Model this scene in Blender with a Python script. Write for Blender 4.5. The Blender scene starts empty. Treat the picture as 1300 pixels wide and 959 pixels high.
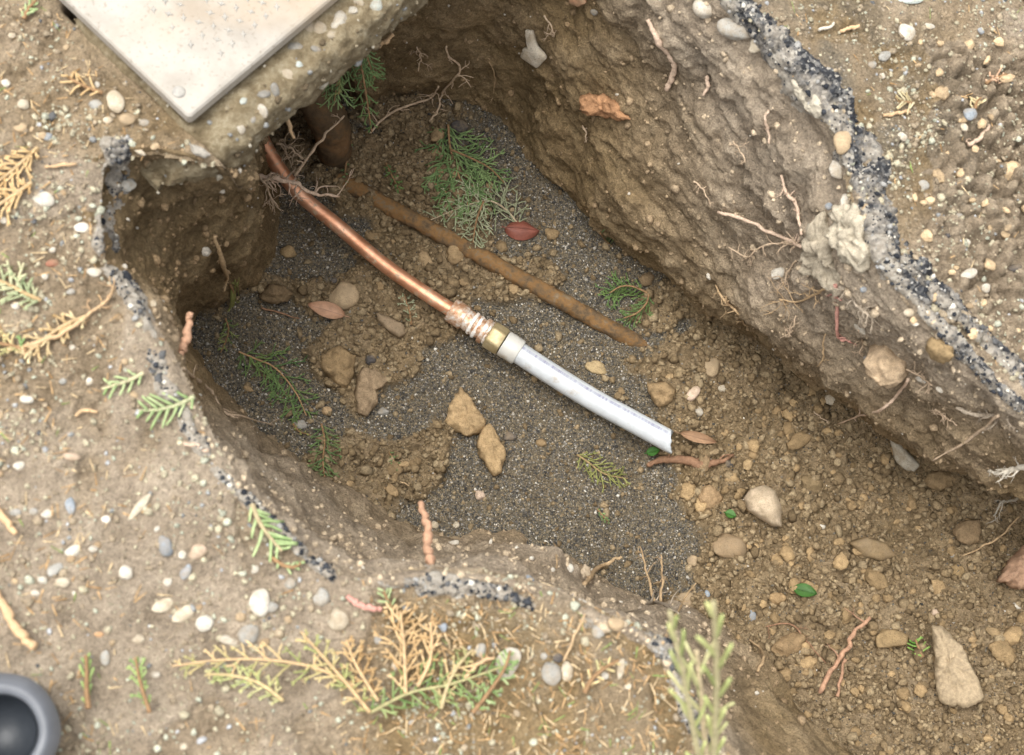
import bpy, math, random
import numpy as np
from mathutils import Vector, Matrix
from mathutils.bvhtree import BVHTree

random.seed(7)
rng = np.random.default_rng(7)
scene = bpy.context.scene
COL = scene.collection

# ------------------------------------------------------------------ camera
W0, H0, FPX = 1300.0, 959.0, 1888.0
FLOOR_Z = -0.42
UPC = Vector((0.17, 0.28, 0.0)); UPC.z = math.sqrt(1 - UPC.x**2 - UPC.y**2)
Zw = UPC; Xw = (Vector((1, 0, 0)) - Zw * Zw.x).normalized(); Yw = Zw.cross(Xw)
ROT = Matrix((Xw, Yw, Zw))                 # camera -> world
CAM = Vector((0, 0, FLOOR_Z)) - 1.62 * (ROT @ Vector((0, 0, -1)))
cam_data = bpy.data.cameras.new('camera')
cam_data.sensor_width = 36.0
cam_data.lens = FPX / W0 * 36.0
cam_data.clip_start = 0.02; cam_data.clip_end = 200.0
cam_data.dof.use_dof = True
cam_data.dof.focus_distance = 1.58
cam_data.dof.aperture_fstop = 7.5
cam = bpy.data.objects.new('camera', cam_data); COL.objects.link(cam)
cam.matrix_world = Matrix.Translation(CAM) @ ROT.to_4x4()
scene.camera = cam

# ------------------------------------------------------------------ sky, sun, exposure
SUN_EL, SUN_AZ = math.radians(72), math.radians(165)      # azimuth measured from +X towards +Y
world = bpy.data.worlds.new('World'); scene.world = world; world.use_nodes = True
wn = world.node_tree.nodes; wl = world.node_tree.links
sky = wn.new('ShaderNodeTexSky'); sky.sky_type = 'NISHITA'; sky.sun_disc = False
sky.sun_elevation = SUN_EL; sky.sun_rotation = math.radians(90) - SUN_AZ
sky.dust_density = 4.0; sky.air_density = 1.0
hs = wn.new('ShaderNodeHueSaturation'); hs.inputs['Saturation'].default_value = 0.12
wl.new(sky.outputs[0], hs.inputs['Color'])
wl.new(hs.outputs[0], wn['Background'].inputs[0])
wn['Background'].inputs[1].default_value = 0.15
sd = bpy.data.lights.new('sun', 'SUN'); sd.energy = 1.0; sd.angle = math.radians(60); sd.color = (1.0, 0.96, 0.86)
sun = bpy.data.objects.new('sun', sd); COL.objects.link(sun)
sdir = Vector((math.cos(SUN_EL) * math.cos(SUN_AZ), math.cos(SUN_EL) * math.sin(SUN_AZ), math.sin(SUN_EL)))
sun.rotation_euler = sdir.to_track_quat('Z', 'Y').to_euler()
scene.view_settings.view_transform = 'Standard'
scene.view_settings.look = 'None'
scene.view_settings.gamma = 1.0
scene.view_settings.exposure = 1.12

# ------------------------------------------------------------------ projection helpers
def ray(u, v):
    d = ROT @ Vector(((u - W0 / 2) / FPX, (H0 / 2 - v) / FPX, -1.0))
    return d
def at(u, v, z):
    d = ray(u, v); return CAM + d * ((z - CAM.z) / d.z)
MR = np.array(ROT)                          # rows = world axes in camera coords
CAMN = np.array(CAM)
def project(P):
    q = (P - CAMN) @ MR                     # world -> camera
    return W0 / 2 + FPX * q[:, 0] / -q[:, 2], H0 / 2 - FPX * q[:, 1] / -q[:, 2]

def sstep(a, b, x):
    t = np.clip((x - a) / (b - a), 0, 1); return t * t * (3 - 2 * t)

# ------------------------------------------------------------------ noise
def _h(ix, iy, iz, s):
    h = (ix.astype(np.int64) * 374761393 + iy.astype(np.int64) * 668265263 + iz.astype(np.int64) * 2147483647 + s * 1274126177) & 0xFFFFFFFF
    h = ((h ^ (h >> 13)) * 1274126177) & 0xFFFFFFFF
    h = ((h ^ (h >> 16)) * 2246822519) & 0xFFFFFFFF
    return ((h ^ (h >> 15)) & 0xFFFFFF).astype(np.float32) / np.float32(0xFFFFFF)
def vnoise(P, s=0):
    F = np.floor(P); f = (P - F).astype(np.float32); I = F.astype(np.int64)
    f = f * f * f * (f * (f * 6 - 15) + 10)
    x, y, z = I[:, 0], I[:, 1], I[:, 2]; a, b, c = f[:, 0], f[:, 1], f[:, 2]
    def l(p, q, t): return p + (q - p) * t
    n0 = l(l(_h(x, y, z, s), _h(x+1, y, z, s), a), l(_h(x, y+1, z, s), _h(x+1, y+1, z, s), a), b)
    n1 = l(l(_h(x, y, z+1, s), _h(x+1, y, z+1, s), a), l(_h(x, y+1, z+1, s), _h(x+1, y+1, z+1, s), a), b)
    return l(n0, n1, c) * 2 - 1
def fbm(P, scale, octv=4, s=0, gain=0.5, lac=2.1):
    out = 0; a = 1.0; t = 0.0; Q = P * scale
    for i in range(octv):
        out = out + a * vnoise(Q, s + i * 17); t += a; a *= gain; Q = Q * lac + 3.7
    return out / t
def ridged(P, scale, octv=3, s=0):
    out = 0; a = 1.0; t = 0; Q = P * scale
    for i in range(octv):
        out = out + a * (1 - np.abs(vnoise(Q, s + i * 13))); t += a; a *= .5; Q = Q * 2.1 + 1.3
    return out / t
def worley2(X, Y, cell, s=0):
    """distance to nearest and second nearest feature and the id of the nearest"""
    x = X / cell; y = Y / cell; ix = np.floor(x).astype(np.int64); iy = np.floor(y).astype(np.int64)
    d1 = np.full(x.shape, 9.0, np.float32); d2 = d1.copy(); idn = np.zeros(x.shape, np.float32)
    z0 = np.zeros_like(ix)
    for a in (-1, 0, 1):
        for b in (-1, 0, 1):
            cx = ix + a; cy = iy + b
            dx = cx + _h(cx, cy, z0, s) - x; dy = cy + _h(cx, cy, z0, s + 5) - y
            d = np.sqrt(dx * dx + dy * dy).astype(np.float32); r = _h(cx, cy, z0, s + 9)
            near = d < d1
            d2 = np.where(near, d1, np.minimum(d2, d)); idn = np.where(near, r, idn); d1 = np.where(near, d, d1)
    return d1, d2, idn

# ------------------------------------------------------------------ object helpers
def tag(o, label=None, cat=None, group=None, kind=None):
    if label: o['label'] = label
    if cat: o['category'] = cat
    if group: o['group'] = group
    if kind: o['kind'] = kind
    return o
def make_mesh(name, V, F, mat, smooth=True):
    me = bpy.data.meshes.new(name)
    V = np.asarray(V, np.float32)
    if isinstance(F, np.ndarray):
        n, k = F.shape
        me.vertices.add(len(V)); me.vertices.foreach_set('co', V.ravel())
        me.loops.add(n * k); me.loops.foreach_set('vertex_index', F.astype(np.int32).ravel())
        me.polygons.add(n); me.polygons.foreach_set('loop_start', np.arange(0, n * k, k, dtype=np.int32))
        me.update(calc_edges=True)
    else:
        me.from_pydata([tuple(map(float, v)) for v in V], [], [tuple(map(int, f)) for f in F]); me.update()
    if smooth:
        me.polygons.foreach_set('use_smooth', np.ones(len(me.polygons), bool))
    if mat: me.materials.append(mat)
    return me
def attr(me, name, vals):
    a = me.attributes.new(name, 'FLOAT', 'POINT'); a.data.foreach_set('value', np.asarray(vals, np.float32).ravel())
def cattr(me, name, rgb):
    a = me.attributes.new(name, 'FLOAT_COLOR', 'POINT')
    c = np.ones((len(rgb), 4), np.float32); c[:, :3] = rgb; a.data.foreach_set('color', c.ravel())
def link(name, me, loc=(0, 0, 0), parent=None, color=None):
    o = bpy.data.objects.new(name, me); COL.objects.link(o); o.location = loc
    if parent is not None: o.parent = parent
    if color is not None: o.color = (*color, 1)
    return o
def empty(name, loc, label, cat, group=None):
    o = bpy.data.objects.new(name, None); COL.objects.link(o); o.location = loc; o.empty_display_size = .02
    return tag(o, label, cat, group)
def catmull(P, n):
    """open Catmull-Rom through P with n samples per span"""
    P = [np.array(p, float) for p in P]; Q = [2 * P[0] - P[1]] + P + [2 * P[-1] - P[-2]]; out = []
    for i in range(1, len(Q) - 2):
        a, b, c, d = Q[i-1], Q[i], Q[i+1], Q[i+2]
        for k in range(n):
            t = k / n
            out.append(.5 * (2*b + (c-a)*t + (2*a-5*b+4*c-d)*t*t + (-a+3*b-3*c+d)*t**3))
    out.append(P[-1]); return np.array(out)
def tube(P, R, sides=6, V=None, F=None, cap=True, twist=0.0):
    """append a tube through points P with radii R to lists V, F"""
    if V is None: V, F = [], []
    P = np.asarray(P, float); n = len(P); base = len(V)
    T = np.gradient(P, axis=0); T /= np.linalg.norm(T, axis=1)[:, None] + 1e-9
    up = np.array((0, 0, 1.0)) if abs(T[0][2]) < .9 else np.array((1.0, 0, 0))
    N = np.cross(T[0], up); N /= np.linalg.norm(N)
    for i in range(n):
        N = N - T[i] * np.dot(N, T[i]); N /= np.linalg.norm(N) + 1e-9
        B = np.cross(T[i], N)
        for k in range(sides):
            a = 2 * math.pi * k / sides + twist * i
            V.append(P[i] + R[i] * (math.cos(a) * N + math.sin(a) * B))
    for i in range(n - 1):
        for k in range(sides):
            k2 = (k + 1) % sides
            F.append((base+i*sides+k, base+i*sides+k2, base+(i+1)*sides+k2, base+(i+1)*sides+k))
    if cap:
        F.append(tuple(base + k for k in range(sides))[::-1])
        F.append(tuple(base + (n-1)*sides + k for k in range(sides)))
    return V, F

# ------------------------------------------------------------------ materials
MATS = {}
def newmat(name):
    m = bpy.data.materials.new(name); m.use_nodes = True; MATS[name] = m
    nt = m.node_tree; return m, nt, nt.nodes['Principled BSDF']
def N(nt, t, **kw):
    n = nt.nodes.new(t)
    for k, v in kw.items():
        if k in n.inputs: n.inputs[k].default_value = v
        else: setattr(n, k, v)
    return n
def noise(nt, scale, detail=5, rough=.6, vec=None):
    n = N(nt, 'ShaderNodeTexNoise', Scale=scale, Detail=detail, Roughness=rough)
    if vec is not None: nt.links.new(vec, n.inputs['Vector'])
    return n
def ramp(nt, src, stops, interp='LINEAR'):
    r = N(nt, 'ShaderNodeValToRGB'); r.color_ramp.interpolation = interp
    el = r.color_ramp.elements
    while len(el) < len(stops): el.new(.5)
    for e, (p, c) in zip(el, stops):
        e.position = p; e.color = (*c, 1) if len(c) == 3 else c
    nt.links.new(src, r.inputs[0]); return r
def mixc(nt, a, b, fac, mode='MIX'):
    m = N(nt, 'ShaderNodeMix', data_type='RGBA', blend_type=mode)
    for sock, v in ((m.inputs[6], a), (m.inputs[7], b), (m.inputs[0], fac)):
        if isinstance(v, (tuple, float, int)):
            sock.default_value = (*v, 1) if isinstance(v, tuple) else v
        else: nt.links.new(v, sock)
    return m.outputs[2]
def bump(nt, bsdf, srcs):
    prev = None
    for src, strength, dist in srcs:
        b = N(nt, 'ShaderNodeBump', Strength=strength, Distance=dist)
        nt.links.new(src, b.inputs['Height'])
        if prev is not None: nt.links.new(prev.outputs[0], b.inputs['Normal'])
        prev = b
    nt.links.new(prev.outputs[0], bsdf.inputs['Normal'])
def geo_pos(nt): return N(nt, 'ShaderNodeNewGeometry').outputs['Position']
def attrn(nt, name): return N(nt, 'ShaderNodeAttribute', attribute_name=name)
def g3(v): return (v, v, v)

def soil_material():
    m, nt, b = newmat('soil'); L = nt.links; P = geo_pos(nt)
    tone = attrn(nt, 'tone').outputs['Fac']; sand = attrn(nt, 'sand').outputs['Fac']; var = attrn(nt, 'var').outputs['Fac']
    n1 = noise(nt, 26, 6, .65, P); n2 = noise(nt, 190, 6, .7, P); n3 = noise(nt, 620, 3, .6, P)
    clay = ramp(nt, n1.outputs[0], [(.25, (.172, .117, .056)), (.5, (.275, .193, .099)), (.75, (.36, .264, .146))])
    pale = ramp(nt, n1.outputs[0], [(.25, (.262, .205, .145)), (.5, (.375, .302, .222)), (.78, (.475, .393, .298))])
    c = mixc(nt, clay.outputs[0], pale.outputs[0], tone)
    sp = ramp(nt, n2.outputs[0], [(.28, g3(.5)), (.5, g3(.95)), (.72, g3(1.35))])
    c = mixc(nt, c, sp.outputs[0], .8, 'MULTIPLY')
    sp3 = ramp(nt, n3.outputs[0], [(.3, g3(.58)), (.7, g3(1.42))])
    c = mixc(nt, c, sp3.outputs[0], .7, 'MULTIPLY')
    vr = ramp(nt, var, [(0, g3(.62)), (1, g3(1.38))])
    c = mixc(nt, c, vr.outputs[0], .85, 'MULTIPLY')
    vo = N(nt, 'ShaderNodeTexVoronoi', Scale=620.0); L.new(P, vo.inputs['Vector'])
    sx = N(nt, 'ShaderNodeSeparateColor'); L.new(vo.outputs['Color'], sx.inputs[0])
    sc = ramp(nt, sx.outputs[0], [(0, (.07, .063, .050)), (.3, (.115, .102, .08)), (.55, (.17, .146, .104)), (.8, (.225, .186, .126)), (.96, (.42, .385, .33))], 'CONSTANT')
    c = mixc(nt, c, sc.outputs[0], sand)
    L.new(c, b.inputs['Base Color']); b.inputs['Roughness'].default_value = .93
    b.inputs['Specular IOR Level'].default_value = .2
    bump(nt, b, [(n2.outputs[0], .9, .0045), (n3.outputs[0], 1.0, .002)])
    return m
def objcol_material(name, nscale, lo, hi, bscale, bdist, rough=.85, spec=.3, speck=None, dirt=0.0):
    m, nt, b = newmat(name); L = nt.links
    oi = N(nt, 'ShaderNodeObjectInfo'); P = geo_pos(nt)
    n1 = noise(nt, nscale, 6, .68, P); n2 = noise(nt, bscale, 5, .65, P)
    r = ramp(nt, n1.outputs[0], [(.28, g3(lo)), (.72, g3(hi))])
    c = mixc(nt, oi.outputs['Color'], r.outputs[0], 1.0, 'MULTIPLY')
    if speck:
        n4 = noise(nt, speck, 3, .5, P); r4 = ramp(nt, n4.outputs[0], [(.35, g3(.62)), (.46, g3(1)), (.64, g3(1.0)), (.72, g3(1.25))])
        c = mixc(nt, c, r4.outputs[0], .8, 'MULTIPLY')
    if dirt:
        n5 = noise(nt, 70, 5, .7, P); r5 = ramp(nt, n5.outputs[0], [(.44, g3(.12)), (.62, g3(dirt))])
        c = mixc(nt, c, (.30, .225, .14), r5.outputs[0])
    L.new(c, b.inputs['Base Color']); b.inputs['Roughness'].default_value = rough
    b.inputs['Specular IOR Level'].default_value = spec
    bump(nt, b, [(n2.outputs[0], .7, bdist)])
    return m
def colattr_material(name, rough=.85, nscale=700, lo=.7, hi=1.3, bd=.0006):
    m, nt, b = newmat(name); P = geo_pos(nt)
    n1 = noise(nt, nscale, 3, .6, P); r = ramp(nt, n1.outputs[0], [(.3, g3(lo)), (.7, g3(hi))])
    c = mixc(nt, attrn(nt, 'col').outputs['Color'], r.outputs[0], 1.0, 'MULTIPLY')
    nt.links.new(c, b.inputs['Base Color']); b.inputs['Roughness'].default_value = rough
    b.inputs['Specular IOR Level'].default_value = .25
    bump(nt, b, [(n1.outputs[0], .5, bd)])
    return m
M_SOIL = soil_material()
M_PEB = objcol_material('pebble_stone', 90, .72, 1.25, 500, .0008, .78, .3, 800, .6)
M_CLOD = objcol_material('clod_soil', 120, .62, 1.35, 420, .0022, .95, .15, 900)
M_CHIP = colattr_material('grit')
M_CRUMB = colattr_material('crumb_soil', .95, 500, .6, 1.35, .0012)
M_ROOT = objcol_material('root_bark', 260, .6, 1.3, 900, .0008, .8, .3)
M_LEAF = objcol_material('leaf_skin', 160, .75, 1.2, 600, .0005, .55, .4)
M_CEDAR = colattr_material('cedar_foliage', .6, 900, .8, 1.25, .0003)

def simple_mix(name, stops, scale, detail=6, rough=.7, metal=0.0, bsc=None, bd=.001, spec=.4, rgh=.65, coords=None):
    m, nt, b = newmat(name); P = geo_pos(nt)
    n1 = noise(nt, scale, detail, rgh, P); r = ramp(nt, n1.outputs[0], stops)
    nt.links.new(r.outputs[0], b.inputs['Base Color']); b.inputs['Roughness'].default_value = rough
    b.inputs['Metallic'].default_value = metal; b.inputs['Specular IOR Level'].default_value = spec
    n2 = noise(nt, bsc or scale * 3, 5, .65, P); bump(nt, b, [(n2.outputs[0], .6, bd)])
    return m
M_CONC = simple_mix('aggregate_concrete', [(.32, (.11, .082, .045)), (.47, (.19, .148, .088)), (.58, (.28, .232, .15)), (.74, (.45, .41, .32))], 75, 10, .9, 0, 300, .006, .2, .78)
M_RUST = simple_mix('rusted_steel', [(.30, (.06, .042, .028)), (.44, (.15, .10, .055)), (.54, (.24, .13, .05)), (.60, (.19, .135, .08)), (.72, (.27, .20, .125))], 60, 9, .88, 0, 240, .0025, .2, .7)
M_DUSTRUST = simple_mix('soil_caked_rust', [(.30, (.07, .048, .03)), (.5, (.13, .09, .052)), (.60, (.20, .115, .055)), (.70, (.18, .13, .08))], 40, 9, .92, 0, 240, .0022, .15, .7)
def lid_material():
    m, nt, b = newmat('worn_lid'); P = geo_pos(nt)
    n1 = noise(nt, 22, 7, .6, P); n2 = noise(nt, 300, 4, .6, P)
    r = ramp(nt, n1.outputs[0], [(.3, (.315, .285, .245)), (.55, (.41, .38, .335)), (.75, (.45, .42, .375))])
    r2 = ramp(nt, n2.outputs[0], [(.30, (.55, .5, .45)), (.42, g3(1))])
    c = mixc(nt, r.outputs[0], r2.outputs[0], .65, 'MULTIPLY')
    n3 = noise(nt, 9, 3, .5, P); r3 = ramp(nt, n3.outputs[0], [(.50, g3(.05)), (.70, g3(.55))])
    c = mixc(nt, c, (.34, .24, .14), r3.outputs[0])
    nt.links.new(c, b.inputs['Base Color']); b.inputs['Roughness'].default_value = .75
    bump(nt, b, [(n2.outputs[0], .5, .0008)]); return m
M_LID = lid_material()
M_STUD = simple_mix('stud_worn', [(.35, (.30, .285, .262)), (.65, (.41, .385, .34))], 300, 4, .6)
def copper_material():
    m, nt, b = newmat('copper'); P = geo_pos(nt)
    n1 = noise(nt, 40, 6, .6, P); n2 = noise(nt, 300, 5, .7, P); n3 = noise(nt, 95, 5, .75, P)
    r = ramp(nt, n1.outputs[0], [(.3, (.46, .21, .115)), (.5, (.70, .345, .20)), (.72, (.80, .47, .31))])
    dirt = ramp(nt, n3.outputs[0], [(.56, g3(0)), (.62, g3(1))])
    c = mixc(nt, r.outputs[0], (.50, .36, .24), dirt.outputs[0])
    nt.links.new(c, b.inputs['Base Color'])
    rr = ramp(nt, n2.outputs[0], [(.3, g3(.34)), (.7, g3(.55))]); nt.links.new(rr.outputs[0], b.inputs['Roughness'])
    inv = ramp(nt, n3.outputs[0], [(.56, g3(.65)), (.62, g3(0))]); nt.links.new(inv.outputs[0], b.inputs['Metallic'])
    bump(nt, b, [(n2.outputs[0], .25, .0006)]); return m
M_COPPER = copper_material()
M_FIT = simple_mix('smeared_copper', [(.36, (.42, .20, .10)), (.47, (.58, .37, .24)), (.55, (.72, .60, .50)), (.64, (.82, .78, .73))], 110, 7, .45, .35, 300, .0008, .5, .7)
M_TAPE = simple_mix('white_tape', [(.36, (.40, .24, .13)), (.44, (.72, .64, .56)), (.6, (.86, .84, .80))], 130, 5, .5, 0, 300, .0007)
M_BRASS = simple_mix('dull_brass', [(.3, (.36, .27, .13)), (.6, (.56, .46, .27)), (.75, (.66, .58, .40))], 90, 5, .45, .45, 300, .0004, .5)
def plastic_material(name, base, line=False):
    m, nt, b = newmat(name)
    b.inputs['Roughness'].default_value = .38
    P = geo_pos(nt); n1 = noise(nt, 70, 5, .6, P); c = ramp(nt, n1.outputs[0], [(.35, tuple(x * .88 for x in base)), (.6, base)]).outputs[0]
    if line:
        uv = attrn(nt, 'pipe_uv').outputs['Vector']; sx = N(nt, 'ShaderNodeSeparateXYZ'); nt.links.new(uv, sx.inputs[0])
        band = ramp(nt, sx.outputs[1], [(.262, g3(0)), (.278, g3(1)), (.312, g3(1)), (.33, g3(0))])
        mp = N(nt, 'ShaderNodeCombineXYZ'); nt.links.new(sx.outputs[0], mp.inputs[0])
        n3 = noise(nt, 260, 4, .75, mp.outputs[0]); n4 = noise(nt, 34, 2, .5, mp.outputs[0])
        k1 = ramp(nt, n3.outputs[0], [(.42, g3(.18)), (.60, g3(.85))]); k2 = ramp(nt, n4.outputs[0], [(.33, g3(.35)), (.5, g3(1))])
        f = mixc(nt, band.outputs[0], k1.outputs[0], 1.0, 'MULTIPLY'); f = mixc(nt, f, k2.outputs[0], 1.0, 'MULTIPLY')
        c = mixc(nt, c, (.20, .19, .32), f)
    n7 = noise(nt, 55, 6, .72, P); r7 = ramp(nt, n7.outputs[0], [(.56, g3(0)), (.70, g3(.55))]); c = mixc(nt, c, (.34, .26, .16), r7.outputs[0])
    nt.links.new(c, b.inputs['Base Color']); b.inputs['Subsurface Weight'].default_value = .12
    b.inputs['Subsurface Radius'].default_value = (.004, .004, .004)
    return m
M_PIPE = plastic_material('white_plastic', (.58, .61, .63), True)
M_COLLAR = plastic_material('ivory_plastic', (.60, .585, .54))
M_GREY = simple_mix('grey_plastic', [(.3, (.085, .092, .105)), (.7, (.15, .158, .175))], 14, 4, .35, 0, 200, .0003, .5)
M_DARK = simple_mix('dark_plastic', [(.3, (.018, .022, .028)), (.7, (.04, .046, .055))], 14, 4, .4)
def asphalt_material():
    m, nt, b = newmat('weathered_asphalt'); L = nt.links; P = geo_pos(nt)
    vo = N(nt, 'ShaderNodeTexVoronoi', Scale=300.0); L.new(P, vo.inputs['Vector'])
    sx = N(nt, 'ShaderNodeSeparateColor'); L.new(vo.outputs['Color'], sx.inputs[0])
    g = ramp(nt, sx.outputs[0], [(0, (.02, .021, .025)), (.36, (.04, .042, .048)), (.58, (.10, .10, .10)), (.76, (.21, .20, .185)), (.9, (.42, .385, .33))], 'CONSTANT')
    n1 = noise(nt, 34, 7, .7, P); dust = attrn(nt, 'dust').outputs['Fac']
    ad = N(nt, 'ShaderNodeMath', operation='ADD'); L.new(n1.outputs[0], ad.inputs[0]); L.new(dust, ad.inputs[1])
    f = ramp(nt, ad.outputs[0], [(.52, g3(0)), (.68, g3(.92))])
    n2 = noise(nt, 160, 5, .7, P)
    d = ramp(nt, n2.outputs[0], [(.3, (.25, .21, .16)), (.7, (.50, .455, .385))])
    c = mixc(nt, g.outputs[0], d.outputs[0], f.outputs[0])
    L.new(c, b.inputs['Base Color']); b.inputs['Roughness'].default_value = .85
    n3 = noise(nt, 420, 4, .7, P)
    bump(nt, b, [(n2.outputs[0], .9, .004), (n3.outputs[0], .8, .002)]); return m
M_ASPH = asphalt_material()

# ================================================================== THE SETTING
def g_of(x, y):                                   # ground level (slightly lower on the far right)
    return -0.03 * sstep(0.15, 0.7, x)
def atg(u, v):
    z = 0.0
    for _ in range(4):
        p = at(u, v, z); z = float(g_of(np.float64(p.x), 0))
    return np.array(at(u, v, z))
def fl_of(x, y):                                  # trench floor level, rising to the lower right
    q = .9 * x - .35 * y
    return FLOOR_Z + .10 * sstep(.20, .75, q)
def atf(u, v):
    z = FLOOR_Z
    for _ in range(6):
        p = at(u, v, z); z = float(fl_of(np.float64(p.x), np.float64(p.y)))
    return np.array(at(u, v, z))

# sections of the trench side, clockwise as seen: rim pixel, optional rim height, optional lip (pixel, height), foot pixel
ST = [
 dict(a=(520,-180), za=-.055, d=(455,160)), dict(a=(610,-195), d=(520,146)), dict(a=(695,-175), d=(590,140)),
 dict(a=(790,-115), d=(640,170)), dict(a=(880,-35), d=(700,240)), dict(a=(955,30), c=(800,262,-.28), d=(768,303)),
 dict(a=(1022,112), c=(862,330,-.29), d=(826,345)), dict(a=(1066,192), c=(915,385,-.29), d=(880,382)),
 dict(a=(1088,270), c=(975,432,-.27), d=(932,408)), dict(a=(1115,335), c=(1035,478,-.26), d=(1000,455)),
 dict(a=(1168,402), c=(1102,522,-.25), d=(1075,495)), dict(a=(1238,462), c=(1172,570,-.23), d=(1150,545)),
 dict(a=(1312,526), c=(1242,610,-.21), d=(1230,585)), dict(a=(1400,600), c=(1330,650,-.19), d=(1320,630)),
 dict(a=(1600,720), d=(1480,740)), dict(a=(1900,860), d=(1750,900)), dict(a=(1850,1250), d=(1650,1130)),
 dict(a=(1300,1230), d=(1320,1060)), dict(a=(1030,1050), d=(1070,950)), dict(a=(915,935), d=(985,872)),
 dict(a=(868,868), c=(930,836,-.30), d=(935,815)), dict(a=(842,815), c=(872,790,-.30), d=(880,765)), dict(a=(775,784), c=(805,768,-.30), d=(800,752)),
 dict(a=(700,748), c=(745,735,-.29), d=(735,718)), dict(a=(625,726), c=(668,697,-.29), d=(660,685)), dict(a=(545,722), c=(570,700,-.30), d=(565,682)),
 dict(a=(462,732), c=(492,700,-.22), d=(500,666)), dict(a=(405,708), c=(432,660,-.22), d=(440,626)), dict(a=(342,655), c=(372,618,-.24), d=(380,590)),
 dict(a=(290,590), c=(312,572,-.25), d=(322,552)), dict(a=(252,520), c=(268,508,-.25), d=(292,500)), dict(a=(222,455), c=(236,446,-.22), d=(270,476)),
 dict(a=(196,412), c=(212,404,-.14), d=(246,448)), dict(a=(165,370), c=(216,390,-.18), d=(236,420)), dict(a=(132,335), c=(240,364,-.22), d=(250,402)),
 dict(a=(122,270), c=(270,350,-.25), d=(280,386)), dict(a=(132,205), c=(300,336,-.27), d=(312,356)), dict(a=(190,190), c=(326,300,-.29), d=(340,316)),
 dict(a=(258,203), c=(326,262,-.27), d=(346,266)), dict(a=(308,214), za=-.03, c=(326,232,-.20), d=(338,186)),
 dict(a=(285,90), za=-.055, d=(345,128)), dict(a=(350,-70), za=-.055, d=(392,100)), dict(a=(440,-150), za=-.055, d=(432,120)),
]
def build_sections():
    secs = []
    for s in ST:
        A = atg(*s['a'])
        if 'za' in s: A = np.array(at(s['a'][0], s['a'][1], s['za']))
        D = atf(*s['d'])
        if 'c' in s: C = np.array(at(s['c'][0], s['c'][1], s['c'][2]))
        else: C = A + (D - A) * np.array((.72, .72, .66))
        B = A + (C - A) * np.array((.42, .42, .5))
        secs.append([A, B, C, D])
    S = np.array(secs)                                   # n,4,3
    n = len(S)
    tang = np.roll(S[:, 0], -1, 0) - np.roll(S[:, 0], 1, 0)
    out = np.stack([-tang[:, 1], tang[:, 0]], 1); out /= np.linalg.norm(out, axis=1)[:, None]
    cen = S[:, 3, :2].mean(0)
    if ((S[:, 0, :2] - cen) * out).sum() < 0: out = -out
    PRE = S[:, 0].copy(); PRE[:, :2] += out * .02; PRE[:, 2] -= .016
    A2 = S[:, 0].copy(); A2[:, 2] -= .005
    POST = S[:, 3].copy(); POST[:, :2] += out * .01; POST[:, 2] -= .05
    D2 = S[:, 3]
    return np.stack([PRE, A2, S[:, 1], S[:, 2], D2, POST], 1)
SEC = build_sections(); NS = len(SEC)
def peri(track_pts):
    """periodic interpolation of all tracks, ~2.6 mm spacing in frame"""
    cols = []
    for i in range(NS):
        a, b, c, d = (SEC[(i + k) % NS] for k in (-1, 0, 1, 2))
        ln = max(np.linalg.norm(c[1] - b[1]), np.linalg.norm(c[4] - b[4]))
        step = .0026 if not (13 <= i <= 18) else .012
        m = max(2, int(ln / step))
        t = (np.arange(m) / m)[:, None, None]
        cr = .5 * (2*b + (c-a)*t + (2*a-5*b+4*c-d)*t*t + (-a+3*b-3*c+d)*t**3)
        li = b + (c - b) * t
        cols.append(.55 * cr + .45 * li)
    return np.concatenate(cols)
TR = peri(SEC)                                           # m,6,3
def section_curve(TR):
    m = len(TR); parts = []
    Q = np.concatenate([2*TR[:, :1] - TR[:, 1:2], TR, 2*TR[:, -1:] - TR[:, -2:-1]], 1)
    counts = (14, 62, 58, 50, 14)
    for i, k in enumerate(counts):
        a, b, c, d = (Q[:, i + j][:, None, :] for j in range(4))
        t = (np.arange(k) / k)[None, :, None]
        parts.append(.5 * (2*b + (c-a)*t + (2*a-5*b+4*c-d)*t*t + (-a+3*b-3*c+d)*t**3))
    parts.append(TR[:, -1:]); return np.concatenate(parts, 1)
G = section_curve(TR)                                    # m,k,3
WM, WK = G.shape[:2]
RIM = TR[:, 1, :2]; FOOT = TR[:, 4, :2]
def glow(X, Y):
    P = np.stack([X, Y, np.zeros_like(X)], 1)
    return .010 * fbm(P, 5.5, 3, 11)
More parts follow.
